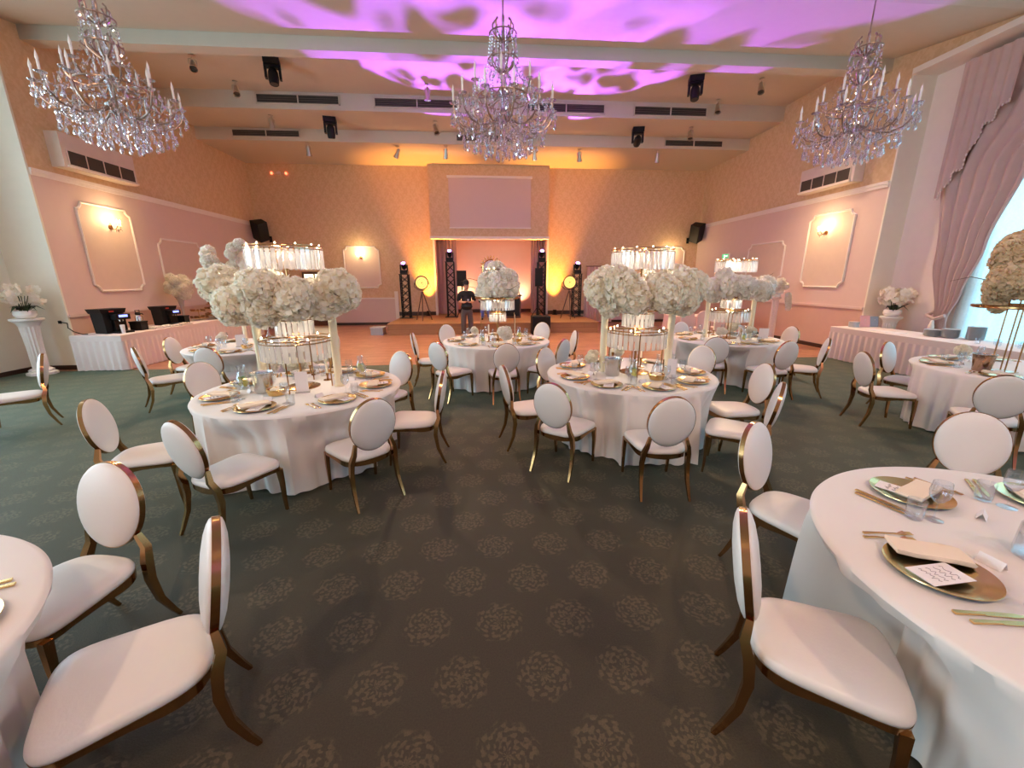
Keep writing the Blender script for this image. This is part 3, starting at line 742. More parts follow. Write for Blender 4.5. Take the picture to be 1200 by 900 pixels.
# ------------------------------------------------------------------ crystal centrepiece stands
ROD = None
def rod_mesh():
    q = MB(); q.rings([[(-.011, -.003, 0), (.011, -.003, 0), (.011, .003, 0), (-.011, .003, 0)], [(-.011, -.003, -1), (.011, -.003, -1), (.011, .003, -1), (-.011, .003, -1)]])
    o = q.build('crystal_rod', M['acrylic'], None, flat=True); me = o.data; bpy.data.objects.remove(o); return me
ROD = rod_mesh()
def stand(key, label, tiers, posts=True, rz=0, ctr=None):
    cx, cy_ = ctr or TC[key]
    t = thing('crystal_stand', label, 'centrepiece stand', (cx, cy_, ZT), rz, 'crystal centrepiece stands')
    z0 = ZT
    for (z1, h, r, n, lit) in tiers:
        q = MB()
        for dz in (0, -.03): q.tube([(r*cos(2*PI*j/40), r*sin(2*PI*j/40), z1-z0+dz) for j in range(40)], .006, 6, closed=True)
        for a in range(2): q.tube([(r*cos(a*PI/2), r*sin(a*PI/2), z1-z0), (-r*cos(a*PI/2), -r*sin(a*PI/2), z1-z0)], .005, 6)
        g = q.build('gold_ring', M['gold'], t)
        for j in range(n):
            a = 2*PI*j/n
            o = link('crystal_rod', ROD, t); o.location = ((r)*cos(a), (r)*sin(a), z1-z0-.02); o.scale = (2*PI*r/n/.022*.74, 1, h-.02); o.rotation_euler = (0, 0, a+PI/2)
        if lit:
            for j in range(lit):
                a = 2*PI*j/lit+.2
                MB().cyl((r*.93*cos(a), r*.93*sin(a), z1-z0-.0), .010, .02, 8, .004).build('lamp_bulb', M['led'], t)
        L = bpy.data.lights.new('tier_light', 'POINT'); L.energy = 20 if r > .3 and z1 > 1.6 else 4; L.color = (1, .84, .62); L.shadow_soft_size = .04
        lo = bpy.data.objects.new('tier_light', L); COL.objects.link(lo); lo.location = (cx, cy_, z1-.06)
    zt = tiers[0][0]-z0
    q = MB(); q.tube([(0, 0, .0), (0, 0, zt)], .012, 10); q.build('pole', M['gold'], t)
    MB().lathe([(.17, 0), (.17, .008), (.16, .012), (.02, .02), (.012, .04)], 28).build('base', M['gold'], t)
    rb = .3
    for a in range(4):
        q = MB(); q.tube([(rb*cos(a*PI/2), rb*sin(a*PI/2), 0), (rb*cos(a*PI/2), rb*sin(a*PI/2), 1.25-z0)], .007, 8); q.build('leg', M['gold'], t)
    if posts:
        for s in (-1, 1):
            MB().lathe([(.05, 0), (.05, .01), (.04, .014), (.039, 1.55-z0), (.045, 1.56-z0)], 20).at().build('post', M['ivory'], t).location = (s*.372, 0, 0)
    return t
TI = [(2.15, .21, .335, 44, 12), (1.49, .18, .175, 22, 6), (1.275, .20, .335, 34, 6)]
rnd = random.Random(11)
S1 = (-1.86, 4.25); S2 = (1.81, 4.6); S5 = (4.55, 7.2); S4 = (.31, 7.38)
stand('T1', 'tiered gold and crystal stand with ivory posts on the front left table', TI, True, 0, S1)
stand('T2', 'tiered gold and crystal stand with ivory posts on the front right-of-centre table', TI, True, -.25, S2)
stand('T5', 'tiered gold and crystal stand with ivory posts on the far right table', TI, True, -.4, S5)
stand('T4', 'gold and crystal stand without posts on the table before the stage', [(2.0, .2, .2, 24, 6), (1.50, .19, .30, 34, 8), (1.265, .165, .15, 20, 0)], False, 0, S4)
def fl(k, lab, seed, n, R, z, r, extra, meshes=BL, tw=6):
    rr = random.Random(seed)
    return flower_ring(k, lab, ring_blooms(n, R, z, r, rr, rr.uniform(0, 1))+extra, meshes, tw, seed)
fl(S1, 'huge cream flower wreath round the crystal stand of the front left table', 21, 10, .46, 1.70, .185,
   [(-.50, -.18, 1.78, .20), (-.56, .05, 1.66, .17), (.50, -.15, 1.75, .20), (-.3, -.42, 1.62, .17), (-.05, -.46, 1.60, .16), (.2, -.44, 1.68, .18), (-.36, .3, 1.88, .17), (.05, -.35, 1.73, .15), (-.62, .1, 1.72, .14)])
fl(S2, 'huge cream flower wreath round the crystal stand of the front right-of-centre table', 22, 10, .45, 1.70, .185,
   [(-.47, -.15, 1.70, .19), (-.40, -.2, 1.55, .13), (.46, -.2, 1.74, .2), (-.2, -.42, 1.66, .18), (.1, -.46, 1.68, .18), (.33, -.36, 1.62, .18), (.45, .1, 1.84, .17), (-.33, .2, 1.85, .15), (-.36, -.3, 1.82, .15)])
fl(S5, 'cream flower wreath round the crystal stand of the far right table', 23, 10, .47, 1.68, .18,
   [(-.5, -.2, 1.66, .18), (.5, -.15, 1.7, .17), (-.1, -.46, 1.72, .18), (.2, -.44, 1.64, .17), (-.3, -.2, 1.85, .15), (-.62, -.1, 1.72, .15)], BLW)
fl(S4, 'tall white flower dome on the crystal stand before the stage', 24, 8, .25, 1.68, .17,
   [(0, -.2, 1.80, .18), (0, 0, 1.92, .19), (.2, -.05, 1.82, .17), (-.2, -.1, 1.78, .15), (-.12, -.25, 1.62, .13), (.22, -.22, 1.66, .15), (-.02, -.02, 2.0, .15), (.12, -.24, 1.9, .12)], BLW, 3)
# table by the coffee buffet: slim stand with tall blossom branches
S3 = (-4.0, 7.25)
t = thing('crystal_stand', 'slim gold stand with ivory post on the table by the coffee buffet', 'centrepiece stand', (S3[0], S3[1], ZT), 0, 'crystal centrepiece stands')
MB().lathe([(.15, 0), (.15, .01), (.03, .02), (.028, .95), (.06, .97)], 20).build('post', M['ivory'], t)
q = MB()
for z in (.97, .94): q.tube([(.2*cos(2*PI*j/24), .2*sin(2*PI*j/24), z) for j in range(24)], .007, 6, closed=True)
q.build('gold_ring', M['gold'], t)
rr = random.Random(5); bl = []
for (x0, z0, x1, z1, n) in ((-.1, 1.85, -.40, 2.28, 9), (0, 1.9, .02, 2.42, 10), (-.15, 1.8, -.28, 2.05, 6), (.1, 1.85, .3, 2.2, 7)):
    for i in range(n):
        u = i/(n-1); bl.append((x0+(x1-x0)*u+rr.uniform(-.07, .07), rr.uniform(-.14, .14), z0+(z1-z0)*u+rr.uniform(-.05, .05), rr.uniform(.065, .105)))
flower_ring(S3, 'loose pale blossom branches rising above the table by the coffee buffet', [(a, b, c, d*1.15) for a, b, c, d in bl], BLO+BLW, 4, 8)

# ------------------------------------------------------------------ things in the middle of the tables
def bucket(x, y, label, m=None):
    m = m or M['chrome']
    t = thing('ice_bucket', label, 'ice bucket', (x, y, ZT), .4, 'ice buckets')
    MB().lathe([(.001, .004), (.072, 0), (.078, .01), (.098, .19), (.106, .195), (.106, .203), (.097, .203), (.092, .19), (.07, .015), (.001, .012)], 32, False, False).build('body', m, t)
    for s in (-1, 1):
        q = MB(); q.tube([(s*.096, -.03, .165), (s*.125, -.025, .165), (s*.128, 0, .163), (s*.125, .025, .165), (s*.096, .03, .165)], .006, 6); q.build('handle', m, t)
    q = MB(); rr = random.Random(2)
    for i in range(12): q.at((rr.uniform(-.055, .055), rr.uniform(-.055, .055), .17+rr.uniform(0, .025)), rr.uniform(0, 3), rr.uniform(0, 3)).cbox((0, 0, 0), (.03, .03, .03))
    o = q.build('ice', M['glass'], t, flat=True); o['kind'] = 'stuff'
bucket(-2.15, 4.06, 'steel ice bucket standing on the front left table')
bucket(1.50, 4.46, 'steel ice bucket standing on the front right-of-centre table')
bucket(4.93, 7.3, 'steel ice bucket on the far right table')
bucket(5.92, 4.28, 'dark copper ice bucket on the table beside the window buffet', M['copper'])
def pitcher(x, y, label, h=.24, r=.055, rz=0):
    t = thing('lemon_pitcher', label, 'pitcher', (x, y, ZT), rz, 'lemon water pitchers')
    MB().lathe([(.001, .004), (r, 0), (r*1.05, .02), (r*.98, h*.5), (r*.62, h*.72), (r*.6, h*.85), (r*.78, h), (r*.74, h), (r*.55, h*.85), (r*.56, h*.72), (r*.92, h*.5), (r*.96, .02), (.001, .014)], 24, False, False).build('body', M['glass'], t)
    q = MB(); q.tube([(r*.6, 0, h*.85), (r*1.5, 0, h*.88), (r*1.75, 0, h*.6), (r*1.4, 0, h*.32), (r*.98, 0, h*.3)], .007, 6); q.build('handle', M['glass'], t)
    for i in range(5):
        q = MB().at((.022*cos(i*2.2), .022*sin(i*2.2), h*(.12+.07*i)), i, .5+i*.4); q.cyl((0, 0, 0), .028, .006, 14); q.build('lemon_slice', M['lemon'], t)
    q = MB()
    for i in range(8): q.at((.02*cos(i*1.1), .02*sin(i*1.1), h*.48), i*.8, .6); q.add([(0, 0, 0), (.012, .012, .004), (.03, 0, .002), (.012, -.012, .004)], [(0, 1, 2, 3)])
    q.build('mint_leaves', M['greenleaf'], t)
pitcher(-2.43, 4.22, 'glass pitcher with lemon and mint on the front left table', rz=2)
pitcher(-1.44, 4.88, 'second lemon pitcher at the far side of the front left table', .2, .045)
pitcher(1.70, 4.36, 'glass pitcher of lemon water on the front right-of-centre table', .2, .05)
pitcher(2.19, 1.22, 'large glass pitcher of lemon water on the corner table at lower right', .26, .075, 1)
pitcher(.02, 7.1, 'lemon pitcher left of the candle on the table before the stage', .22, .05)
pitcher(.72, 7.64, 'lemon pitcher at the right on the table before the stage', .2, .045)
pitcher(4.62, 6.82, 'yellow lemon pitcher on the far right table', .22, .05)
def candle(x, y, h, label, flame=True, holder=True, hz=.12):
    t = thing('taper_candle', label, 'candle', (x, y, ZT), 0, 'taper candles')
    MB().lathe([(.045, 0), (.045, .006), (.012, .014), (.009, hz*.5), (.016, hz*.9), (.016, hz)], 18).build('holder', M['gold'] if holder else M['glass'], t)
    MB().lathe([(.0115, hz), (.011, hz+h), (.004, hz+h+.006)], 12).build('wax', M['candle'], t)
    if flame: MB().lathe([(.001, hz+h+.006), (.005, hz+h+.016), (.0035, hz+h+.028), (.0005, hz+h+.042)], 8).build('flame', M['flame'], t)
for i, (x, y, h, hz, lab, f) in enumerate([
 (-1.60, 4.6, .30, .14, 'tall ivory taper candle right of the crystal stand on the front left table', True),
 (-1.70, 4.52, .2, .08, 'short ivory candle behind the wooden box on the front left table', False),
 (-1.98, 4.78, .26, .12, 'thin ivory candle behind the ice bucket on the front left table', True),
 (1.62, 4.84, .28, .20, 'lit taper candle left of the crystal stand on the front right-of-centre table', True),
 (1.99, 4.86, .24, .12, 'taper candle in the middle of the front right-of-centre table', False),
 (2.18, 4.62, .30, .14, 'tall taper candle right of the crystal stand on the front right-of-centre table', True),
 (-4.12, 7.45, .40, .10, 'left of two tall pale candles on the table by the coffee buffet', True),
 (-3.98, 7.55, .44, .10, 'right of two tall pale candles on the table by the coffee buffet', True),
 (.62, 7.45, .34, .10, 'tall taper candle right of the flowers on the table before the stage', False),
 (.14, 7.15, .2, .1, 'short yellow candle left of the flowers on the table before the stage', False),
 (4.50, 7.56, .22, .1, 'lit candle beneath the crystal stand on the far right table', True)]):
    candle(x, y, h, lab, f, True, hz)
def sign(x, y, h, w, label, rz=0):
    t = thing('table_sign', label, 'sign', (x, y, ZT), rz, 'white table signs')
    MB().box(-w/2, w/2, -.004, .004, .012, h).build('panel', M['card'], t)
    MB().box(-w/2-.01, w/2+.01, -.025, .025, 0, .012).build('base', M['acrylic'], t)
sign(-1.76, 4.01, .21, .11, 'upright blank white sign on the front left table', .3)
sign(2.1, 4.25, .22, .095, 'upright blank white sign on the front right-of-centre table', -.2)
sign(-3.95, 7.0, .2, .14, 'upright blank white sign on the table by the coffee buffet', .4)
sign(5.06, 6.92, .2, .16, 'upright blank white sign on the far right table', -.3)
def basket(x, y, label, r=.085):
    t = thing('bread_basket', label, 'basket', (x, y, ZT), 0, 'gold baskets')
    q = MB()
    for i in range(5): q.tube([((r*.8+i*.004)*cos(2*PI*j/22), (r*.8+i*.004)*sin(2*PI*j/22), .007+.012*i) for j in range(22)], .007, 6, closed=True)
    q.cyl((0, 0, 0), r*.8, .006, 22); q.build('weave', M['goldp'], t)
    q = MB(); rr = random.Random(4)
    for i in range(5): q.ball((.03*cos(i*1.3), .03*sin(i*1.3), .05), .028, 10, 6, .8)
    q.build('bread', M['napkin'], t)['kind'] = 'stuff'
basket(-1.98, 3.95, 'round gold basket left of the white sign on the front left table')
basket(1.92, 4.22, 'round gold basket on the front right-of-centre table')
basket(-3.78, 6.85, 'round basket on the table by the coffee buffet')
basket(.64, 7.12, 'round basket on the table before the stage')
def carafe(x, y, label):
    MBq = MB().lathe([(.001, .004), (.06, 0), (.068, .03), (.05, .11), (.018, .17), (.016, .23), (.022, .25), (.018, .25), (.013, .23), (.015, .17), (.046, .11), (.062, .03), (.001, .01)], 24, False, False)
    o = MBq.build('glass_carafe', M['glass'], None); o.location = (x, y, ZT); tag(o, label, 'carafe', 'glass carafes')
carafe(2.0, 4.40, 'clear glass carafe between basket and sign on the front right-of-centre table')
carafe(.2, 6.92, 'clear glass carafe on the table before the stage')
carafe(-3.72, 7.45, 'clear glass carafe on the table by the coffee buffet')
def posy(x, y, label, meshes=BLW, r=.055, h=.13, n=7, seed=0):
    t = thing('posy_vase', label, 'flower vase', (x, y, ZT), 0, 'small vases of white flowers'); rr = random.Random(seed)
    MB().lathe([(.001, .004), (.035, 0), (.03, .05), (.042, h), (.038, h), (.027, .05), (.001, .01)], 18, False, False).build('vase', M['glass'], t)
    for i in range(n): add_bloom(t, (rr.uniform(-.06, .06), rr.uniform(-.06, .06), h+.02+rr.uniform(0, .07)), r*rr.uniform(.8, 1.1), meshes, rr, 'bloom')
for i, (x, y, lab, ms, r) in enumerate([
 (-2.32, 4.58, 'low white posy beside the ice bucket on the front left table', BLW, .05),
 (-1.82, 4.74, 'pale pink-white posy at the far side of the front left table', BLW, .045),
 (-2.08, 4.60, 'cream posy in glass at the middle of the front left table', BL, .06),
 (1.70, 4.95, 'white posy behind the ice bucket on the front right-of-centre table', BLW, .055),
 (1.34, 4.72, 'cream posy next to the lemon pitcher on the front right-of-centre table', BL, .05),
 (.42, 6.92, 'large white rose ball on the table before the stage', BLW, .085),
 (-.12, 7.4, 'white posy at the left on the table before the stage', BLW, .045),
 (4.25, 6.9, 'white posy left of the pitcher on the far right table', BLW, .05),
 (4.80, 6.9, 'cream posy in front of the ice bucket on the far right table', BL, .045),
 (4.88, 7.56, 'white rose dome behind the bucket on the far right table', BLW, .075),
 (6.25, 4.75, 'pale yellow posy left of the copper bucket', BL, .05),
 (-4.22, 7.0, 'white posy at the left on the table by the coffee buffet', BLW, .045)]):
    posy(x, y, lab, ms, r, .12, 6, i)
t = put('wine', (2.42, 5.02, ZT), 0, 'glass of red wine at the far side of the front right-of-centre table', 'glass', 'wine glasses')
q = MB().lathe([(.004, .095), (.018, .099), (.033, .122), (.0365, .142), (.001, .142)], 18); q.build('wine', M['redwine'], t)
# tall gold flower stand on the table by the window
t = thing('flower_stand', 'tall thin gold flower stand on the table beside the window buffet', 'flower stand', (6.12, 4.22, ZT))
for i in range(4):
    q = MB(); q.tube([((-.07, .07)[i % 2], (-.07, .07)[i//2], 0), ((-.07, .07)[i % 2], (-.07, .07)[i//2], .86)], .007, 6); q.build('leg', M['gold'], t)
q = MB().box(-.09, .09, -.09, .09, .86, .872); q.build('top_plate', M['gold'], t)
q = MB().box(-.09, .09, -.09, .09, 0, .008); q.build('base', M['gold'], t)
bl = []; rr = random.Random(77)
for i in range(17): 
    a = rr.uniform(0, 6.28); z = rr.uniform(1.74, 2.2); bl.append((.36*cos(a)*rr.uniform(.3, 1), .36*sin(a)*rr.uniform(.3, 1), z, rr.uniform(.14, .19)))
bl += [(-.40, -.1, 1.82, .17), (-.3, 0, 1.75, .16), (.3, -.1, 1.8, .17), (-.22, .1, 1.64, .12), (.22, -.1, 1.62, .13), (-.28, .02, 1.52, .08), (.25, 0, 1.5, .1), (.2, .1, 2.28, .17)]
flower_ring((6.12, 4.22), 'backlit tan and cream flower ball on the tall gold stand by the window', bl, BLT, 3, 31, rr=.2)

# ------------------------------------------------------------------ chandeliers
def drop_mesh():
    q = MB(); q.ball((0, 0, -.012), .011, 6, 4); q.drop((0, 0, -.022), .016, .062, 6)
    o = q.build('crystal_drop', M['crystal'], None, flat=True); me = o.data; bpy.data.objects.remove(o); return me
DROP = drop_mesh()
def catenary(p, q_, sag, n):
    return [(p[0]+(q_[0]-p[0])*i/n, p[1]+(q_[1]-p[1])*i/n, p[2]+(q_[2]-p[2])*i/n-sag*4*(i/n)*(1-i/n)) for i in range(n+1)]
def scroll(r0, z0, r1, z1, a, curl=.05):
    pts = []
    for i in range(14):
        t = i/13; ang = t*PI*1.75
        r = r0+(r1-r0)*min(1, t*1.5)+curl*sin(ang)*(.4+t*.6)
        z = z0+(z1-z0)*t+curl*.5*(1-cos(ang))*(1 if t > .4 else .5)
        pts.append((r*cos(a), r*sin(a), z))
    return pts
ARM = ARM2 = CND = None
def chandelier(x, y, zb, label):
    global ARM, ARM2, CND
    t = thing('crystal_chandelier', label, 'chandelier', (x, y, zb), 0, 'crystal chandeliers')
    rr = random.Random(9)
    zc = 6.08-zb
    q = MB(); q.tube([(0, 0, 1.38), (0, 0, zc)], .008, 6); q.build('cable', M['pewter'], t)
    MB().lathe([(.001, .05), (.03, .07), (.045, .1), (.03, .14), (.02, .2), (.02, .33), (.05, .36), (.085, .40), (.09, .43), (.05, .47), (.022, .5), (.03, .6), (.06, .66), (.06, .69), (.025, .74), (.02, .85), (.04, .92), (.045, .96), (.02, 1.0), (.018, 1.15), (.035, 1.2), (.018, 1.24), (.012, 1.4), (.001, 1.41)], 14).build('stem', M['crystal'], t)
    q = MB()
    for a in range(6): q.tube([(0, 0, .62), (.3*cos(a*PI/3), .3*sin(a*PI/3), .60)], .006, 5)
    q.build('spokes', M['pewter'], t)
    for R, z, th in ((.15, 1.22, .008), (.17, .97, .008), (.3, .60, .008)):
        q = MB(); q.tube([(R*cos(2*PI*j/28), R*sin(2*PI*j/28), z) for j in range(28)], th, 6, closed=True); q.build('ring', M['pewter'], t)
    for a in range(8):
        A = a*PI/4
        q = MB(); q.tube(scroll(.02, 1.16, .13, 1.34, A, .045), .009, 6); q.build('crown_scroll', M['pewter'], t)
        q = MB(); q.tube(scroll(.03, .86, .15, 1.06, A+.4, .05), .009, 6); q.build('neck_scroll', M['pewter'], t)
    if ARM is None:
        q = MB(); q.tube([(.06, 0, .42), (.14, 0, .35), (.25, 0, .29), (.36, 0, .27), (.47, 0, .30), (.55, 0, .38), (.575, 0, .47), (.57, 0, .50)], [.011, .011, .01, .01, .01, .009, .008, .008], 6)
        q.tube([(.32, 0, .28), (.30, 0, .36), (.36, 0, .42), (.42, 0, .38), (.39, 0, .34)], .006, 5); ARM = q.build('arm', M['pewter'], t)
        q = MB(); q.tube([(.04, 0, .69), (.1, 0, .62), (.2, 0, .58), (.3, 0, .61), (.345, 0, .68), (.345, 0, .71)], .009, 6); ARM2 = q.build('arm', M['pewter'], t)
        q = MB().lathe([(.001, 0), (.012, .0), (.042, .012), (.048, .02), (.044, .022), (.014, .01)], 14, False, False)
        c = q.build('candle_cup', M['crystal'], t)
        w = MB().cyl((0, 0, .01), .011, .10, 10).build('candle_sleeve', M['bulb'], c)
        b = MB().lathe([(.008, .11), (.014, .13), (.011, .155), (.003, .19), (.0005, .205)], 8).build('bulb', M['bulb'], c)
        CND = reg(c, [w, b]); first = True
    else: first = False
    for i in range(12):
        A = 2*PI*i/12+.13
        o = ARM if (first and i == 0) else dup(ARM, parent=t); o.rotation_euler = (0, 0, A)
        c = CND if (first and i == 0) else dup(CND, parent=t); c.location = (.57*cos(A), .57*sin(A), .50)
    for i in range(6):
        A = 2*PI*i/6+.4
        o = ARM2 if (first and i == 0) else dup(ARM2, parent=t); o.rotation_euler = (0, 0, A)
        c = dup(CND, parent=t); c.location = (.345*cos(A), .345*sin(A), .71)
    def dr(r, a, z, s=1.0):
        o = link('crystal_drop', DROP, t); o.location = (r*cos(a), r*sin(a), z); o.scale = (s, s, s*rr.uniform(.9, 1.25)); o.rotation_euler = (0, 0, rr.uniform(0, 3))
    for i in range(24): dr(.60, 2*PI*i/24, .40+.05*(i % 2), 1.25)
    for i in range(26): dr(.47, 2*PI*i/26, .21+.03*(i % 2), 1.3)
    for i in range(22): dr(.33, 2*PI*i/22, .15+.03*(i % 2), 1.3)
    for i in range(16): dr(.2, 2*PI*i/16, .10+.02*(i % 2), 1.25)
    for i in range(12): dr(.39, 2*PI*i/12, .66, 1.1)
    # bead strings and the many small prisms
    q = MB()
    def beads(pts, r=.009):
        for p in pts: q.rings([[(p[0]+r*cos(2*PI*j/4), p[1]+r*sin(2*PI*j/4), p[2]) for j in range(4)], [(p[0]+.001*cos(2*PI*j/4), p[1]+.001*sin(2*PI*j/4), p[2]-r*1.2) for j in range(4)]], False, False); q.rings([[(p[0]+r*cos(2*PI*j/4), p[1]+r*sin(2*PI*j/4), p[2]) for j in range(4)], [(p[0]+.001*cos(2*PI*j/4), p[1]+.001*sin(2*PI*j/4), p[2]+r*1.2) for j in range(4)]], False, False)
    for i in range(12):
        A = 2*PI*i/12+.13; B = 2*PI*(i+1)/12+.13
        beads(catenary((.57*cos(A), .57*sin(A), .50), (.57*cos(B), .57*sin(B), .50), .10, 10))
        beads(catenary((.30*cos(A), .30*sin(A), .60), (.57*cos(A), .57*sin(A), .50), .12, 10))
        beads(catenary((.16*cos(A), .16*sin(A), .97), (.34*cos(A), .34*sin(A), .68), .06, 11))
        beads(catenary((.14*cos(A), .14*sin(A), 1.22), (.17*cos(A), .17*sin(A), .97), -.01, 8))
        for r, z0, z1 in ((.57, .49, .42), (.46, .30, .22), (.40, .29, .2), (.26, .30, .16), (.345, .7, .6), (.2, .4, .1)):
            for kk in range(2):
                a2 = A+kk*.26; n = max(2, int((z0-z1)/.022))
                beads([(r*cos(a2), r*sin(a2), z0+(z1-z0)*u/n) for u in range(n+1)], .008)
    for i in range(230):
        a = rr.uniform(0, 6.28); r = .1+.5*math.sqrt(rr.random()); z = .16+.25*(r/.6)**1.3+rr.uniform(-.02, .12)
        q.drop((r*cos(a), r*sin(a), z), .013, rr.uniform(.04, .065), 5)
    for i in range(110):
        a = rr.uniform(0, 6.28); z = rr.uniform(.55, 1.3); r = .10+.25*max(0, (1.0-z))+rr.uniform(0, .05)
        q.drop((r*cos(a), r*sin(a), z), .011, rr.uniform(.04, .06), 5)
    o = q.build('crystal_strands', M['crystal'], t, flat=True); o['kind'] = 'stuff'
chandelier(.32, 5.3, 3.23, 'crystal chandelier in the middle, hanging before the purple-lit ceiling')
chandelier(-3.86, 5.3, 3.23, 'crystal chandelier at the upper left, before the left air conditioner')
chandelier(4.62, 5.3, 3.23, 'crystal chandelier at the upper right, near the window bay')

# ------------------------------------------------------------------ ceiling vents, spots, moving heads
def vent(x0, x1, y, z0, z1, label):
    t = thing('ceiling_vent', label, 'vent', ((x0+x1)/2, y, z0), 0, 'slatted ceiling vents')
    w = x1-x0; h = z1-z0
    MB().box(-w/2+.02, w/2-.02, -.006, -.001, .02, h-.02).build('backing', M['dark'], t)
    q = MB()
    for b in ((-w/2, w/2, 0, .03), (-w/2, w/2, h-.03, h), (-w/2, -w/2+.03, 0, h), (w/2-.03, w/2, 0, h), (-.015, .015, 0, h)): q.box(b[0], b[1], -.03, 0, b[2], b[3])
    q.build('frame', M['ceil'], t, flat=True)
    q = MB(); n = 4
    for i in range(n):
        z = .03+(h-.06)*(i+.5)/n; q.add([(-w/2+.03, -.028, z-.012), (w/2-.03, -.028, z-.012), (w/2-.03, -.008, z+.012), (-w/2+.03, -.008, z+.012)], [(0, 1, 2, 3)])
    q.build('slats', M['ceilslat'], t, flat=True)
M['ceilslat'] = mat('vent_slats', (.16, .13, .10), .6)
vent(-5.93, -3.72, 13.1, 6.46, 6.72, 'upper row ceiling vent, first from the left wall')
vent(-2.80, -.45, 13.1, 6.44, 6.70, 'upper row ceiling vent just left of the middle chandelier')
vent(1.45, 3.72, 13.1, 6.42, 6.69, 'upper row ceiling vent just right of the middle chandelier')
vent(4.57, 6.78, 13.1, 6.41, 6.68, 'upper row ceiling vent, first from the right wall')
vent(-7.48, -5.45, 14.64, 6.09, 6.32, 'lower row ceiling vent at the left')
vent(-.65, 1.3, 14.64, 6.08, 6.31, 'lower row ceiling vent behind the middle chandelier')
vent(6.22, 8.24, 14.64, 6.06, 6.29, 'lower row ceiling vent at the right')
SPK = None
def spot_fixture(x, y, z, rz, tilt, label):
    global SPK
    if SPK is None:
        t = thing('ceiling_spotlight', label, 'spotlight', (x, y, z), rz, 'small silver ceiling spotlights')
        b = MB().cyl((0, 0, -.025), .06, .025, 16).build('ceiling_base', M['silver'], t)
        q = MB(); q.tube([(0, 0, -.02), (0, 0, -.07), (-.075, 0, -.1), (-.075, 0, -.19)], .008, 6); q.tube([(0, 0, -.07), (.075, 0, -.1), (.075, 0, -.19)], .008, 6)
        a = q.build('bracket', M['silver'], t)
        h = MB().lathe([(.001, .12), (.035, .12), (.045, .08), (.06, -.02), (.085, -.16), (.088, -.17), (.078, -.17), (.06, -.08), (.001, -.06)], 20, False, False).build('lamp_body', M['silver'], t)
        h.location = (0, 0, -.19)
        l = MB().lathe([(.001, -.13), (.055, -.14), (.068, -.135)], 16, False, False).build('lens', M['dark'], h)
        reg(h, [l]); reg(t, [b, a, h]); SPK = t; h.rotation_euler = (tilt, 0, 0); return
    c = dup(SPK, (x, y, z), rz, label)
    for k in c.children:
        if k.name.startswith('lamp_body'): k.rotation_euler = (tilt, 0, 0)
for i, (x, y, z, rz, tl, lab) in enumerate([
 (-6.39, 11.31, 6.77, .5, -.7, 'silver ceiling spotlight above and left of the upper vents, first from the left wall'),
 (-6.15, 12.57, 6.77, .5, -.6, 'silver ceiling spotlight just left of the first upper row vent'),
 (-5.81, 13.58, 6.35, .3, .2, 'bright silver ceiling spotlight between upper and lower left vents'),
 (-5.33, 14.85, 6.01, .3, .3, 'silver ceiling spotlight below the lower left vent'),
 (-2.56, 14.95, 6.01, 1.0, .6, 'dark-fronted spotlight at the left end of the orange-lit ceiling'),
 (-1.0, 14.85, 6.01, .2, .5, 'ceiling spotlight in the orange glow just left of the middle chandelier'),
 (-1.2, 13.72, 6.35, .5, -.5, 'small ceiling spotlight on the middle ceiling step left of the chandelier'),
 (-1.26, 12.42, 6.77, .2, .1, 'ceiling spotlight in the purple light left of the middle chandelier'),
 (6.93, 12.81, 6.77, -.3, -.4, 'silver ceiling spotlight at the right end of the upper row vents'),
 (6.63, 13.69, 6.35, -.4, -.4, 'silver ceiling spotlight between upper and lower right vents'),
 (6.12, 14.9, 6.01, -.2, .3, 'silver ceiling spotlight below the lower right vent'),
 (3.43, 14.9, 6.01, -.3, .6, 'dark-fronted spotlight at the right end of the orange-lit ceiling'),
 (1.91, 14.85, 6.01, -.2, .5, 'ceiling spotlight in the orange glow just right of the middle chandelier'),
 (7.32, 11.5, 6.77, -.4, -.5, 'ceiling spotlight glowing lilac at the right tip of the purple light')]):
    spot_fixture(x, y, z, rz, tl, lab)
def moving_head(x, y, z, rz, tilt, label, up=False, group='black moving heads on the ceiling', s=1.0):
    t = thing('ceiling_moving_head' if not up else 'moving_head_light', label, 'stage light', (x, y, z), rz, group)
    k = 1 if up else -1
    if not up: t.rotation_euler = (PI, 0, rz)
    q = MB().cbox((0, 0, .07*s), (.34*s, .3*s, .13*s)); q.cbox((0, -.16*s, .07*s), (.2*s, .02, .07*s)); q.build('base', M['black'], t)
    q = MB()
    for e in (-1, 1): q.cbox((e*.15*s, 0, .27*s), (.05*s, .14*s, .28*s))
    q.cbox((0, 0, .155*s), (.34*s, .16*s, .05*s)); q.build('yoke', M['black'], t)
    h = MB().lathe([(.001, -.17*s), (.07*s, -.17*s), (.105*s, -.1*s), (.115*s, .05*s), (.1*s, .16*s), (.09*s, .17*s)], 20, False, False).build('head', M['black'], t)
    h.location = (0, 0, .36*s); h.rotation_euler = (tilt, 0, 0)
    MB().lathe([(.001, .168*s), (.05*s, .165*s), (.09*s, .16*s)], 18, False, False).build('lens', M['purplelens'] if up else M['dark'], h)
    return t
moving_head(-4.68, 11.37, 6.77, .3, -.15, 'large black moving head on the ceiling left of the purple light')
moving_head(-4.21, 13.66, 6.35, .2, .2, 'black moving head on the ceiling beside the lower left vent')
moving_head(5.59, 11.52, 6.77, -.3, -.2, 'large black moving head on the ceiling in the right of the purple light')
moving_head(5.02, 13.87, 6.35, -.2, 1.2, 'black moving head on the ceiling beside the lower right vent')

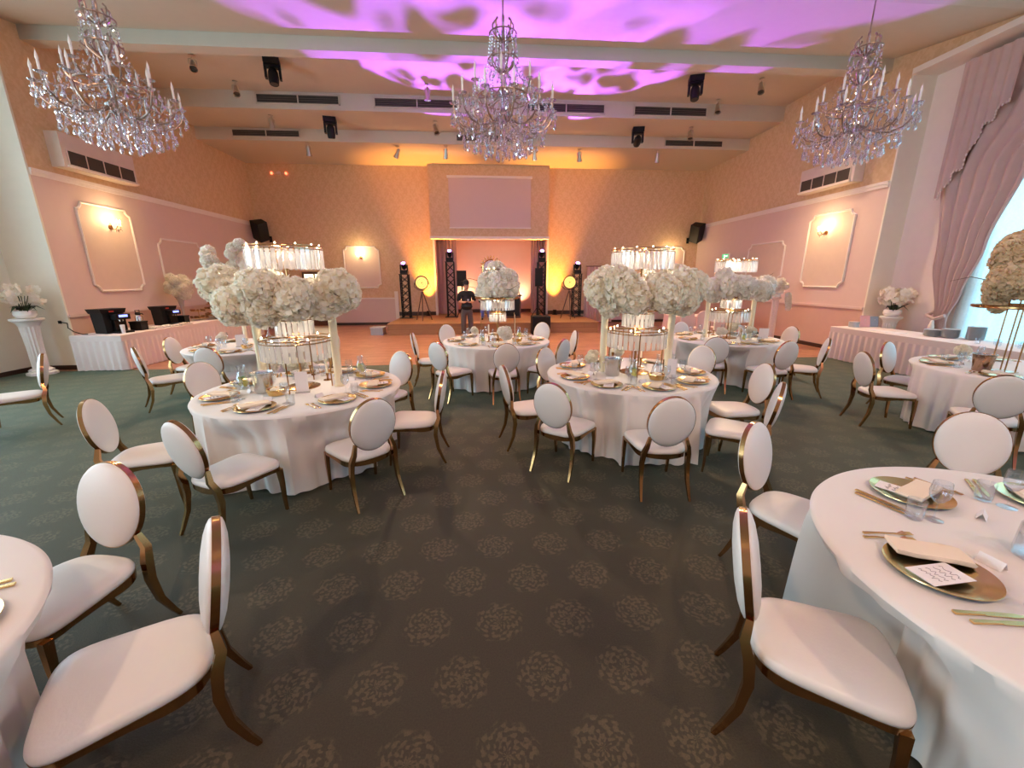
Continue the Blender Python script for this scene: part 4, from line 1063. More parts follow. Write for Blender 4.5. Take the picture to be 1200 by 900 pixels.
# ------------------------------------------------------------------ wall things
def aircon(x, s, y0, y1, z0, z1, label):
    t = thing('air_conditioner', label, 'air conditioner', (x, (y0+y1)/2, z0), 0, 'wall air conditioners')
    w = (y1-y0)/2; h = z1-z0; d = .25*s
    q = MB(); a, b = sorted((0, d)); q.box(a, b, -w, w, 0, h); q.build('casing', M['acwhite'], t)
    q = MB(); a, b = sorted((d, d+.012*s)); q.box(a, b, -w+.10, w-.06, .07, .33); q.build('grille', M['dark'], t)
    q = MB(); a, b = sorted((d, d+.02*s))
    for i in range(5):
        yy = -w+.10+(2*w-.16)*i/4; q.box(a, b, yy-.01, yy+.01, .06, .34)
    q.box(a, b, -w+.09, w-.05, .05, .07); q.box(a, b, -w+.09, w-.05, .33, .35)
    q.build('grille_bars', M['acwhite'], t); MB().box(min(0, .02*s), max(0, .02*s), -w+.05, w-.05, h, h+.015).build('mount', M['acwhite'], t)
    q = MB(); a, b = sorted((d, d+.05*s)); q.box(a, b, -w+.05, w-.02, .015, .05); q.build('louvre', M['white'], t)
aircon(XL+.006, 1, 9.72, 11.54, 4.06, 4.71, 'beige air conditioner high on the left wall')
aircon(XR-.006, -1, 9.95, 11.66, 4.06, 4.66, 'beige air conditioner high on the right wall behind the chandelier')
def sconce(p, nrm, label):
    rz = {'+x': -PI/2, '-x': PI/2, '-y': PI}[nrm]     # local +Y points off the wall
    t = thing('wall_sconce', label, 'wall lamp', p, rz, 'brass wall sconces')
    MB().lathe([(.001, .03), (.05, .02), (.06, 0)], 16, False, True).at().build('back_plate', M['gold'], t).rotation_euler = (-PI/2, 0, 0)
    for e in (-1, 0, 1):
        q = MB(); q.tube([(0, .02, 0), (e*.07, .07, -.05), (e*.12, .12, -.03), (e*.13, .13 if e else .17, .04)], .007, 6); q.lathe([], 8) if False else None
        a = q.build('arm', M['gold'], t)
        yy = .13 if e else .17
        MB().at((e*.13, yy, .04)).lathe([(.028, 0), (.03, .008), (.01, .01), (.01, .07)], 12).build('candle_sleeve', M['candle'], a)
        MB().at((e*.13, yy, .11)).lathe([(.008, 0), (.015, .022), (.01, .045), (.001, .07)], 10).build('bulb', M['sconceb'], a)
    q = MB(); rr = random.Random(1)
    for i in range(14): q.drop((rr.uniform(-.13, .13), rr.uniform(.08, .16), rr.uniform(-.06, .02)), .009, .05, 5)
    q.build('crystal_drops', M['crystal'], t)['kind'] = 'stuff'
    L = bpy.data.lights.new('sconce_light', 'POINT'); L.energy = SCONCE_W; L.color = (1, .72, .36); L.shadow_soft_size = .05
    o = bpy.data.objects.new('sconce_light', L); COL.objects.link(o)
    n = {'+x': (1, 0), '-x': (-1, 0), '-y': (0, -1)}[nrm]
    o.location = (p[0]+n[0]*.28, p[1]+n[1]*.28, p[2]+.18)
SCONCE_W = 24
sconce((XL+.026, 10.74, 3.02), '+x', 'lit brass sconce in the notched panel on the left wall')
sconce((XR-.026, 10.72, 2.98), '-x', 'lit brass sconce in the notched panel on the right wall')
sconce((-4.68, YB-.006, 2.66), '-y', 'lit brass sconce in the small panel left of the stage')
sconce((7.93, YB-.006, 2.66), '-y', 'lit brass sconce in the small panel right of the stage')
def wall_speaker(x, s, label):
    t = thing('wall_speaker', label, 'speaker', (x, YB-.38, 3.62), 0, 'black speakers in the corners')
    q = MB().at((0, 0, 0), s*.55, .3, -s*.4); q.rings([[(-.24, -.2, -.34), (.24, -.2, -.34), (.17, .2, -.34), (-.17, .2, -.34)], [(-.24, -.2, .34), (.24, -.2, .34), (.17, .2, .34), (-.17, .2, .34)]]); q.build('cabinet', M['black'], t, flat=True)
    q = MB().at((0, 0, 0), s*.55, .3, -s*.4); q.box(-.21, .21, -.212, -.2, -.31, .31); q.build('grille', M['blackm'], t)
    q = MB(); q.tube([(0, .08, -.18), (-s*.12, .22, -.28), (-s*.16, .355, -.28)], .025, 6); q.cbox((-s*.16, .36, -.28), (.1, .02, .22)); q.build('bracket', M['blackm'], t)
wall_speaker(-8.18, -1, 'black speaker tilted on a bracket in the back left corner')
wall_speaker(8.86, 1, 'black speaker tilted on a bracket in the back right corner')
t = thing('alarm_beacon', 'tiny wall device with two red lights high on the back wall', 'wall device', (-7.39, YB-.002, 5.68))
MB().cbox((0, -.03, 0), (.12, .06, .1)).build('body', M['acwhite'], t)
for e in (-1, 1): MB().ball((e*.26, -.03, 0), .045, 10, 6).build('lamp', M['redled'], t); MB().cbox((e*.13, -.02, 0), (.2, .025, .025)).build('arm', M['acwhite'], t)
t = thing('exit_sign', 'small green emergency sign on the right wall above the flowers', 'sign', (XR-.022, 15.13, 2.62))
MB().box(-.05, 0, -.22, .22, -.09, .09).build('casing', M['white'], t); MB().box(-.056, -.05, -.2, .2, -.07, .07).build('face', M['greensign'], t)
q = MB(); q.cbox((-.058, .05, .02), (.004, .03, .03)); q.cbox((-.058, .05, -.02), (.004, .025, .05)); q.cbox((-.058, -.06, 0), (.004, .14, .015)); q.build('symbol', M['whiteled'], t)
t = thing('projection_screen', 'blank pinkish projection screen above the stage opening', 'screen', (.48, 17.0, 3.74))
MB().box(-1.58, 1.58, -.02, 0, .04, 1.82).build('surface', M['screen'], t); 
q = MB().cbox((0, -.025, 1.84), (3.26, .07, .08)); q.build('roller_case', M['white'], t)
q = MB().cbox((0, -.02, .02), (3.2, .04, .04)); q.build('weight_bar', M['white'], t)  # weight bar along the bottom edge of the screen

# ------------------------------------------------------------------ curtains
def pleats(edgeL, edgeR, z0, z1, X, depth, n, nv, axis='y'):
    q = MB(); nu = n*6; vs = []; fs = []
    for i in range(nv+1):
        v = i/nv; z = z0+(z1-z0)*v; a, b = edgeL(z), edgeR(z)
        for j in range(nu+1):
            u = j/nu; p = a+(b-a)*u
            d = depth*(.55+.45*v)*sin(u*n*2*PI+.5*sin(3*v+u*4))
            vs.append((X+d, p, z) if axis == 'y' else (p, X+d, z))
    for i in range(nv):
        for j in range(nu): a = i*(nu+1)+j; fs.append((a, a+1, a+nu+2, a+nu+1))
    q.add(vs, fs); return q
def lerp_tab(tab):
    def f(z):
        for (z0, a), (z1, b) in zip(tab, tab[1:]):
            if z <= z1: u = max(0, min(1, (z-z0)/(z1-z0))); u = u*u*(3-2*u); return a+(b-a)*u
        return tab[-1][1]
    return f
t = thing('window_curtain', 'mauve swagged curtain tied back beside the bright window', 'curtain', (0, 0, 0))
pleats(lerp_tab([(.03, 8.08), (1.0, 7.98), (2.2, 8.25), (3.9, 8.46), (5.85, 8.42)]), lerp_tab([(.03, 7.45), (1.0, 7.70), (1.5, 7.55), (2.4, 7.35), (3.8, 7.05), (5.0, 6.2), (5.85, 5.3)]), .03, 5.85, 9.55, .06, 6, 40).build('main_panel', M['curtain'], t, 70)
low = lerp_tab([(7.55, 4.9), (7.8, 4.62), (8.1, 3.9), (8.42, 3.42)])
q = MB(); vs = []; fs = []; nu = 40; nv = 16
for j in range(nu+1):
    y = 8.44-.95*j/nu; zl = low(y)
    for i in range(nv+1):
        vs.append((9.44+.04*sin(j*.9)*(.4+.6*i/nv), y, 5.85+(zl-5.85)*i/nv))
for j in range(nu):
    for i in range(nv): a = j*(nv+1)+i; fs.append((a, a+1, a+nv+2, a+nv+1))
q.add(vs, fs); q.build('cascade', M['curtain'], t, 70)
q = MB()
for j in range(36):
    y = 8.43-.92*j/35; q.ball((9.43+.04*sin((8.44-y)/.95*40*.9), y, low(y)-.02), .016, 8, 5, 1.6)
q.build('bobble_fringe', M['skirt'], t)['kind'] = 'stuff'
q = MB(); q.tube([(9.43, 7.66, 1.08), (9.42, 7.84, 1.0), (9.43, 8.02, 1.06), (9.68, 8.1, 1.12)], .035, 8); q.build('tie_band', M['curtain'], t)
q = MB().at((9.40, 7.84, 0)); q.lathe([(.012, .98), (.03, .95), (.035, .9), (.05, .86), (.075, .62), (.07, .6), (.001, .6)], 14); q.build('tassel', M['white'], t)
q = MB(); q.tube([(9.6, 8.6, 5.88), (9.6, 2.0, 5.88)], .02, 8); q.build('rail', M['white'], t)
t = thing('sheer_curtain', 'thin white sheer hanging across the bright window', 'curtain', (0, 0, 0))
pleats(lambda z: 7.7, lambda z: 3.2, .04, 5.8, 9.672, .014, 24, 4).build('sheer_panel', M['sheer'], t, 80)
q = MB(); q.tube([(9.672, 7.75, 5.82), (9.672, 3.1, 5.82)], .012, 6); q.build('rail', M['white'], t)
for x0, x1, lab in ((NX0+.05, -.93, 'mauve stage curtain at the left of the stage opening'), (2.18, NX1-.05, 'mauve stage curtain at the right of the stage opening')):
    t = thing('stage_curtain', lab, 'curtain', (0, 0, 0), 0, 'stage curtains')
    pleats(lambda z: x0, lambda z: x1, .39, 3.42, YB+.42, .05, 5, 8, 'x').build('panel', M['stagecurt'], t, 70)
    q = MB(); q.tube([(x0-.04, YB+.42, 3.44), (x1+.04, YB+.42, 3.44)], .015, 6); q.build('rail', M['white'], t)
t = thing('doorway_curtain', 'pink pleated drape on the back wall right of the stage', 'curtain', (0, 0, 0))
pleats(lambda z: 4.45, lambda z: 5.6, .03, 2.3, YB-.14, .045, 9, 4, 'x').build('panel', M['cover'], t, 70)
q = MB(); q.tube([(4.4, YB-.14, 2.32), (5.65, YB-.14, 2.32)], .015, 6); q.build('rail', M['wood'], t)

# ------------------------------------------------------------------ stage equipment
SZ = .371
def truss(x, y, h, label):
    t = thing('truss_tower', label, 'truss', (x, y, SZ), 0, 'black truss towers with lights')
    w = .145
    for a in (-1, 1):
        for b in (-1, 1):
            q = MB(); q.tube([(a*w, b*w, .02), (a*w, b*w, h)], .025, 8); q.build('upright', M['blackm'], t)
    q = MB(); n = max(4, int(h/.27)); dz = (h-.1)/n
    for i in range(n):
        z0 = .05+i*dz; z1 = z0+dz; s = 1 if i % 2 else -1
        for b in (-1, 1):
            q.tube([(-w*s, b*w, z0), (w*s, b*w, z1)], .012, 5); q.tube([(w*s, b*w, z0), (-w*s, b*w, z1)], .012, 5)
            q.tube([(b*w, -w*s, z0), (b*w, w*s, z1)], .012, 5)
    q.build('lattice', M['blackm'], t)
    MB().cbox((0, 0, .01), (.5, .5, .02)).build('base_plate', M['blackm'], t)
    MB().cbox((0, 0, h+.012), (.36, .36, .024)).build('top_plate', M['blackm'], t)
HEADS = [(-2.83, 16.2, 1.62, 'outer left truss tower on the stage, shorter of the left pair'), (-1.12, 16.45, 2.08, 'tall truss tower before the left stage curtain'),
         (2.44, 16.45, 2.08, 'tall truss tower before the right stage curtain'), (3.80, 16.2, 1.62, 'outer right truss tower on the stage, shorter of the right pair')]
for x, y, h, lab in HEADS:
    truss(x, y, h, lab)
    moving_head(x, y, SZ+h+.025, 0, .75, 'purple glowing moving head on top of the '+lab.split(' on ')[0].split(' before')[0]+(' at left' if x < 0 else ' at right'), True, 'moving heads on the truss towers', .82)
def tripod_lamp(x, y, label):
    t = thing('tripod_floor_lamp', label, 'floor lamp', (x, y, SZ), 0, 'vintage tripod lamps')
    for a in (-PI/2, PI/6, 5*PI/6):
        q = MB(); q.tube([(.03*cos(a), .03*sin(a), .98), (.32*cos(a), .32*sin(a), 0)], [.022, .016], 8); q.build('leg', M['wood'], t)
    MB().cyl((0, 0, .94), .05, .08, 14).build('hub', M['wood'], t)
    q = MB(); q.tube([(0, 0, 1.0), (0, .05, 1.05), (0, .12, 1.1)], .014, 6); q.tube([(-.26, .0, 1.33), (-.29, .05, 1.2), (-.15, .08, 1.08), (0, .1, 1.06), (.15, .08, 1.08), (.29, .05, 1.2), (.26, 0, 1.33)], .011, 6); q.build('yoke', M['blackm'], t)
    h = MB().lathe([(.001, .13), (.1, .12), (.2, .04), (.245, -.02), (.25, -.05), (.235, -.055), (.215, -.05), (.2, -.03), (.001, -.02)], 32, False, False).build('lamp_housing', M['wood'], t)
    h.location = (0, 0, 1.33); h.rotation_euler = (-PI/2, 0, 0)
    h.rotation_euler = (-PI/2, 0, 0)
    l = MB().lathe([(.001, -.045), (.12, -.045), (.21, -.04)], 28, False, False).build('lamp_face', M['lampface'], h)
    q = MB()
    for r in (.07, .14): q.tube([(r*cos(2*PI*j/24), r*sin(2*PI*j/24), -.05) for j in range(24)], .004, 5, closed=True)
    q.ball((0, 0, -.05), .025, 10, 6); q.build('guard_rings', M['gold'], h)
    L = bpy.data.lights.new('tripod_light', 'POINT'); L.energy = 5; L.color = (1, .6, .18); L.shadow_soft_size = .15
    o = bpy.data.objects.new('tripod_light', L); COL.objects.link(o); o.location = (x, y-.3, SZ+1.33)
tripod_lamp(-2.06, 15.2, 'round amber tripod lamp on the left of the stage')
tripod_lamp(3.30, 15.2, 'round amber tripod lamp on the right of the stage')
def pa_speaker(x, y, zt, label, h=.56, w=.36):
    t = thing('pa_speaker', label, 'speaker', (x, y, SZ+zt), 0, 'stage loudspeakers')
    q = MB(); q.rings([[(-w/2, -.16, 0), (w/2, -.16, 0), (w/2*.7, .18, 0), (-w/2*.7, .18, 0)], [(-w/2, -.16, h), (w/2, -.16, h), (w/2*.7, .18, h), (-w/2*.7, .18, h)]]); q.build('cabinet', M['black'], t, flat=True)
    MB().box(-w/2+.02, w/2-.02, -.172, -.16, .03, h-.03).build('grille', M['blackm'], t)
    t2 = thing('speaker_stand', 'black stand under the '+label, 'speaker stand', (x, y, SZ), 0, 'loudspeaker stands')
    q = MB(); q.tube([(0, 0, .06), (0, 0, zt)], .022, 8); q.build('pole', M['blackm'], t2)
    for a in (.5, 2.6, 4.7):
        q = MB(); q.tube([(0, 0, .45), (.3*cos(a), .3*sin(a), .012)], .013, 6); q.build('leg', M['blackm'], t2)
pa_speaker(-.66, 15.8, 1.2, 'black loudspeaker on a pole left of the flowers on stage')
pa_speaker(2.22, 15.75, 1.18, 'black loudspeaker on a pole by the right stage tower', .66, .3)
t = thing('subwoofer', 'black subwoofer box standing on the floor before the stage', 'speaker', (2.02, 13.72, 0))
MB().box(-.3, .3, -.26, .26, .02, .62).build('cabinet', M['black'], t)
MB().box(-.27, .27, -.272, -.26, .06, .58).build('grille', M['blackm'], t)
for a in (-1, 1):
    for b in (-1, 1): MB().cyl((a*.25, b*.2, 0), .025, .02, 10).build('foot', M['black'], t)
t = thing('dj_booth', 'dark wooden booth on the stage behind the white flower dome', 'booth', (.95, 16.0, SZ))
MB().box(-.6, .6, -.3, .3, 0, .82).build('body', M['wood'], t); MB().box(-.64, .64, -.34, .34, .82, .86).build('top', M['black'], t)
MB().box(-.55, .55, -.31, -.3, .08, .76).build('front_panel', M['black'], t)
t = thing('music_stand', 'thin black stand with small lamp on the dark booth', 'stand', (1.52, 16.0, SZ+.861))
q = MB(); q.tube([(0, 0, 0), (0, 0, .28), (-.03, -.06, .36)], .01, 6); q.build('pole', M['blackm'], t); MB().cbox((-.03, -.08, .37), (.06, .08, .1)).build('lamp_head', M['black'], t); MB().cyl((0, 0, 0), .06, .012, 12).build('base', M['blackm'], t)
# gilded throne-like mirror frame behind the flowers
t = thing('gilded_mirror', 'ornate gilded arched mirror at the back of the stage', 'mirror', (.46, 16.8, SZ))
pts = [(-.28, 0, .05), (-.30, 0, 1.0), (-.31, 0, 1.9)]+[(.31*cos(PI-PI*i/14), 0, 1.9+.30*sin(PI*i/14)) for i in range(1, 14)]+[(.31, 0, 1.9), (.30, 0, 1.0), (.28, 0, .05)]
q = MB(); q.tube(pts, .035, 8, closed=True); q.build('frame', M['goldp'], t)
q = MB()
for i in range(11):
    a = PI*i/10; q.ball((.38*cos(a), 0, 1.92+.38*sin(a)), .035, 8, 6, 1.2)
    q.tube([(.33*cos(a), 0, 1.92+.32*sin(a)), (.44*cos(a), 0, 1.92+.46*sin(a))], [.02, .006], 6)
q.build('crest', M['led2'] if 'led2' in M else M['goldp'], t)
q = MB(); q.rings([[(p[0]*.92, .012, p[2]) for p in pts], [(p[0]*.92, .0, p[2]) for p in pts]]); q.build('glass', M['chrome'], t)
for e in (-1, 1):
    q = MB(); q.tube([(e*.25, .02, .8), (e*.25, .35, 0)], .015, 6); q.build('prop', M['wood'], t)
t = thing('step_box', 'small grey box on the floor at the left end of the stage', 'step', (-3.5, 14.3, 0))
MB().box(-.2, .2, -.25, .25, .0, .22).build('body', M['greyp'], t); MB().box(-.22, .22, -.27, .27, .22, .25).build('top', M['greyp'], t)
def par(x, y, z, label, tilt, col, e, size=70, blend=1.0):
    t = thing('uplight_can', label, 'stage light', (x, y, z), 0, 'orange floor uplights')
    MB().lathe([(.001, .02), (.06, .02), (.075, .05), (.08, .2), (.07, .2), (.065, .08), (.001, .06)], 18, False, False).build('can', M['black'], t)
    MB().cbox((0, 0, .01), (.2, .1, .02)).build('base', M['black'], t)
    MB().cyl((0, 0, .15), .066, .004, 16).build('lens', M['amber'], t)
    L = bpy.data.lights.new('uplight', 'SPOT'); L.energy = e; L.color = col; L.spot_size = math.radians(size); L.spot_blend = blend; L.shadow_soft_size = .06
    o = bpy.data.objects.new('uplight', L); COL.objects.link(o); o.location = (x, y, z+.215)
    o.rotation_euler = (PI-tilt[0], tilt[1], 0)
M['amber'] = glow('amber_lens', (1, .45, .06), 8)
ORANGE = (1, .36, .055)
par(-2.10, 17.02, SZ, 'orange uplight can left of the stage opening', (.02, .0), ORANGE, 3000, 58)
par(3.10, 17.02, SZ, 'orange uplight can right of the stage opening', (.02, .0), ORANGE, 3000, 58)
par(-.62, 18.15, SZ, 'orange uplight can inside the stage opening at left', (.03, 0), (1, .50, .30), 460, 110)
par(1.72, 18.15, SZ, 'orange uplight can inside the stage opening at right', (.03, 0), (1, .50, .30), 460, 110)

# ------------------------------------------------------------------ people
def skin(name, par, m, verts, edges, root=0, sub=2):
    me = bpy.data.meshes.new(name); me.from_pydata([v[:3] for v in verts], edges, []); me.materials.append(m)
    o = link(name, me, par)
    sk = o.modifiers.new('skin', 'SKIN'); sk.use_smooth_shade = True
    for i, v in enumerate(verts):
        d = me.skin_vertices[0].data[i]; r = v[3]; d.radius = (r, v[4] if len(v) > 4 else r); d.use_root = (i == root)
    s = o.modifiers.new('sub', 'SUBSURF'); s.levels = sub; s.render_levels = sub
    return o
def hand(par, wrist, dirv, m, side):
    d = Vector(dirv).normalized(); s = Vector((side, 0, 0)); s = (s-d*s.dot(d)).normalized(); n = d.cross(s)
    w = Vector(wrist); V = [(*w, .024, .017), (*(w+d*.05), .030, .015), (*(w+d*.085), .034, .014)]; E = [(0, 1), (1, 2)]
    for i, (off, L) in enumerate(((-.03, .065), (-.01, .075), (.01, .072), (.03, .055))):
        b = len(V); p0 = w+d*.092+s*off
        V += [(*p0, .0095), (*(p0+d*L*.5+n*.008), .0085), (*(p0+d*L*.8+n*.03), .007)]; E += [(2, b), (b, b+1), (b+1, b+2)]
    b = len(V); V += [(*(w+d*.045-s*.035), .011), (*(w+d*.08-s*.05+n*.02), .009), (*(w+d*.1-s*.045+n*.035), .0075)]; E += [(1, b), (b, b+1), (b+1, b+2)]
    return skin('hand', par, m, V, E, 0, 1)
def person_standing(x, y, rz):
    t = thing('person', 'standing person in black t-shirt, cap and grey trousers, looking down at a device', 'person', (x, y, 0), rz)
    # body: one continuous skin surface (faces -Y)
    V = [(0, 0, .94, .11, .085), (0, 0, 1.10, .11, .085), (0, -.005, 1.28, .15, .11), (0, 0, 1.41, .11, .085), (0, -.01, 1.48, .055, .055), (0, -.035, 1.555, .066, .082), (0, -.035, 1.70, .078, .092),
         (-.17, 0, 1.40, .062), (-.235, .02, 1.14, .045), (-.12, -.22, 1.12, .034), (-.05, -.29, 1.14, .026),
         (.17, 0, 1.40, .062), (.235, .02, 1.14, .045), (.12, -.22, 1.12, .034), (.05, -.29, 1.14, .026),
         (-.095, 0, .82, .07), (-.11, -.01, .48, .055), (-.115, .015, .1, .042), (-.12, -.12, .045, .036),
         (.095, 0, .82, .07), (.11, -.01, .48, .055), (.115, .015, .1, .042), (.12, -.12, .045, .036)]
    E = [(0, 1), (1, 2), (2, 3), (3, 4), (4, 5), (5, 6), (3, 7), (7, 8), (8, 9), (9, 10), (3, 11), (11, 12), (12, 13), (13, 14), (0, 15), (15, 16), (16, 17), (17, 18), (0, 19), (19, 20), (20, 21), (21, 22)]
    skin('body', t, M['skin'], V, E)
    V2 = [(0, 0, .82, .17, .14), (0, 0, .97, .175, .145), (0, 0, 1.12, .172, .142), (0, -.005, 1.28, .19, .15), (0, 0, 1.40, .16, .13), (0, 0, 1.47, .09, .085), (-.2, 0, 1.39, .095), (-.24, .015, 1.24, .08), (-.25, .02, 1.12, .07), (.2, 0, 1.39, .095), (.24, .015, 1.24, .08), (.25, .02, 1.12, .07)]
    skin('t_shirt', t, M['tshirt'], V2, [(0, 1), (1, 2), (2, 3), (3, 4), (4, 5), (4, 6), (6, 7), (7, 8), (4, 9), (9, 10), (10, 11)], 2)
    V3 = [(0, 0, 1.03, .135, .11), (0, 0, .90, .155, .125), (-.095, 0, .80, .115), (-.115, -.008, .48, .095), (-.12, .012, .07, .078), (.095, 0, .80, .115), (.115, -.008, .48, .095), (.12, .012, .07, .078)]
    skin('trousers', t, M['trousers'], V3, [(0, 1), (1, 2), (2, 3), (3, 4), (1, 5), (5, 6), (6, 7)], 1)
    for e in (-1, 1):
        skin('shoe', t, M['black'], [(e*.12, .05, .045, .042), (e*.12, -.06, .042, .046), (e*.125, -.16, .035, .04)], [(0, 1), (1, 2)], 0, 1)
        hand(t, (e*.05, -.29, 1.14), (-e*.5, -.6, .05), M['skin'], e)
    q = MB().at((0, -.03, 1.70), 0, .14); rs = []
    for k, z in ((1.02, -.02), (1.05, .02), (.98, .06), (.75, .095), (.3, .112)): rs.append([(.092*k*cos(2*PI*j/20), .105*k*sin(2*PI*j/20), z) for j in range(20)])
    q.rings(rs); q.add([(-.08, -.09, .0), (-.05, -.17, -.02), (.0, -.19, -.022), (.05, -.17, -.02), (.08, -.09, 0), (0, -.09, .012)], [(0, 1, 2, 5), (2, 3, 4, 5)]); q.build('cap', M['black'], t)
    q = MB().at((0, -.035, 1.63)); q.ball((0, .035, .0), .083, 14, 8, 1.1); q.build('hair', M['hair'], t)
    q = MB(); q.ball((0, -.124, 1.595), .014, 8, 6, 1.5); q.build('nose', M['skin'], t)
    for e in (-1, 1):
        MB().ball((e*.032, -.112, 1.632), .009, 8, 5).build('eye', M['black'], t); MB().ball((e*.082, -.03, 1.6), .02, 8, 6, 1.5).build('ear', M['skin'], t)
    q = MB().cbox((0, -.113, 1.553), (.04, .012, .006)); q.build('mouth', M['lips'], t)
    p = thing('camera_device', 'small dark device held at chest height by the standing person', 'device', (x, y, 0), rz)
    q = MB().cbox((0, -.385, 1.20), (.13, .035, .08)); q.build('body', M['black'], p); q = MB().at((0, -.405, 1.2), 0, PI/2); q.cyl((0, 0, 0), .03, .03, 14); q.build('lens', M['greyp'], p)
person_standing(-.43, 13.35, .15)
t = thing('person', 'person in blue jeans bending over on the stage behind the table flowers', 'person', (.2, 15.0, SZ), 0)
V = [(0, 0, .78, .11, .1), (0, .22, .86, .105, .09), (0, .42, .82, .12, .09), (0, .53, .74, .06, .06), (0, .62, .66, .078, .085), (-.18, .42, .76, .055), (-.2, .5, .48, .042), (-.12, .55, .24, .03), (.18, .42, .76, .055), (.2, .5, .48, .042), (.12, .55, .24, .03),
     (-.1, 0, .7, .1), (-.12, -.05, .4, .066), (-.13, .02, .09, .045), (-.13, .14, .04, .036), (.1, 0, .7, .1), (.12, -.05, .4, .066), (.13, .02, .09, .045), (.13, .14, .04, .036)]
skin('body', t, M['skin'], V, [(0, 1), (1, 2), (2, 3), (3, 4), (2, 5), (5, 6), (6, 7), (2, 8), (8, 9), (9, 10), (0, 11), (11, 12), (12, 13), (13, 14), (0, 15), (15, 16), (16, 17), (17, 18)])
skin('jeans', t, M['jeans'], [(0, .1, .82, .15, .14), (0, .02, .79, .165, .15), (-.1, 0, .68, .115), (-.12, -.05, .4, .086), (-.13, .02, .07, .07), (.1, 0, .68, .115), (.12, -.05, .4, .086), (.13, .02, .07, .07)], [(0, 1), (1, 2), (2, 3), (3, 4), (1, 5), (5, 6), (6, 7)])
skin('shirt', t, M['tshirt'], [(0, -.02, .80, .13, .12), (0, .1, .84, .155, .14), (0, .25, .87, .15, .13), (0, .44, .82, .16, .12), (-.19, .43, .75, .07), (-.2, .47, .6, .06), (.19, .43, .75, .07), (.2, .47, .6, .06)], [(0, 1), (1, 2), (2, 3), (3, 4), (4, 5), (3, 6), (6, 7)])
q = MB(); q.ball((0, .62, .69), .09, 14, 8, 1.0); q.build('hair', M['hair'], t)
for e in (-1, 1):
    hand(t, (e*.12, .55, .24), (0, .1, -1), M['skin'], e); skin('shoe', t, M['black'], [(e*.13, -.03, .045, .04), (e*.13, .14, .036, .042), (e*.13, .2, .03, .034)], [(0, 1), (1, 2)], 0, 1)

# ------------------------------------------------------------------ buffets
def buffet(x0, x1, y0, y1, h, label, front_x):
    t = thing('buffet_table', label, 'buffet table', ((x0+x1)/2, (y0+y1)/2, 0), 0, 'skirted buffet tables')
    cx, cy_ = (x0+x1)/2, (y0+y1)/2; w, l = (x1-x0)/2, (y1-y0)/2
    q = MB()
    q.rings([[(-w, -l, h-.13), (w, -l, h-.13), (w, l, h-.13), (-w, l, h-.13)], [(-w-.004, -l-.004, h-.004), (w+.004, -l-.004, h-.004), (w+.004, l+.004, h-.004), (-w-.004, l+.004, h-.004)], [(-w+.004, -l+.004, h), (w-.004, -l+.004, h), (w-.004, l-.004, h), (-w+.004, l-.004, h)]], False, True)
    q.build('table_cover', M['skirt'], t)
    per = []; n = int((4*l+4*w)/.035)
    C = [(-w, -l), (w, -l), (w, l), (-w, l)]; Lg = [2*w, 2*l, 2*w, 2*l]
    for i in range(n):
        s = (4*l+4*w)*i/n; k = 0
        while s > Lg[k]: s -= Lg[k]; k += 1
        a, b = C[k], C[(k+1) % 4]; u = s/Lg[k]; per.append((a[0]+(b[0]-a[0])*u, a[1]+(b[1]-a[1])*u, ((0, -1), (1, 0), (0, 1), (-1, 0))[k]))
    rs = []
    for i in range(5):
        v = i/4; z = h-.12+(-(h-.12)+.012)*v
        rs.append([(p[0]+p[2][0]*(.004+(.012+.03*v)*((j % 4) in (1, 2))+.010*v*sin(j*.37)), p[1]+p[2][1]*(.004+(.012+.03*v)*((j % 4) in (1, 2))+.010*v*sin(j*.37)), z) for j, p in enumerate(per)])
    q = MB(); q.rings(rs, False, False); q.build('pleated_skirt', M['skirt'], t, 80)
    for a in (-1, 1):
        for b in (-1, 0, 1):
            q = MB(); q.tube([(a*(w-.1), b*(l-.15), 0), (a*(w-.1), b*(l-.15), h-.03)], .018, 6); q.build('leg', M['blackm'], t)
BH = .735
buffet(-8.40, -7.42, 8.97, 14.6, BH, 'long skirted buffet table with coffee machines along the left wall', -7.42)
buffet(8.20, 9.12, 4.6, 8.97, BH, 'long skirted buffet table with plates beside the window', 8.2)
BZ = BH+.001
def coffee(x, y, s, label, rz):
    t = thing('coffee_machine', label, 'coffee machine', (x, y, BZ), rz, 'black coffee machines')
    q = MB().rings([[(-.16*s, -.2*s, 0), (.16*s, -.2*s, 0), (.16*s, .2*s, 0), (-.16*s, .2*s, 0)], [(-.17*s, -.22*s, .44*s), (.17*s, -.22*s, .44*s), (.17*s, .22*s, .44*s), (-.17*s, .22*s, .44*s)]]); q.build('body', M['black'], t)
    q = MB().rings([[(-.18*s, -.24*s, .44*s), (.18*s, -.24*s, .44*s), (.18*s, .24*s, .44*s), (-.18*s, .24*s, .44*s)], [(-.2*s, -.27*s, .54*s), (.2*s, -.27*s, .54*s), (.2*s, .27*s, .54*s), (-.2*s, .27*s, .54*s)]]); q.build('hopper', M['black'], t)
    q = MB().cbox((.25*s, .06*s, .36*s), (.2*s, .3*s, .12*s)); q.cbox((.25*s, .06*s, .02*s), (.22*s, .32*s, .04*s)); q.cbox((.2*s, .06*s, .2*s), (.08*s, .24*s, .3*s)); q.build('brew_head', M['blackm'], t)
    d = MB().cbox((.352*s, .06*s, .38*s), (.006, .18*s, .05*s)).build('display', M['blueled'], t)
    q = MB()
    for e in (-.03, .03): q.cyl((.27*s, .06*s+e, .26*s), .012, .05, 8)
    q.build('spout', M['chrome'], t)
    MB().cbox((.181*s, -.04*s, .49*s), (.02, .1*s, .05*s)).build('badge', M['red'], t)
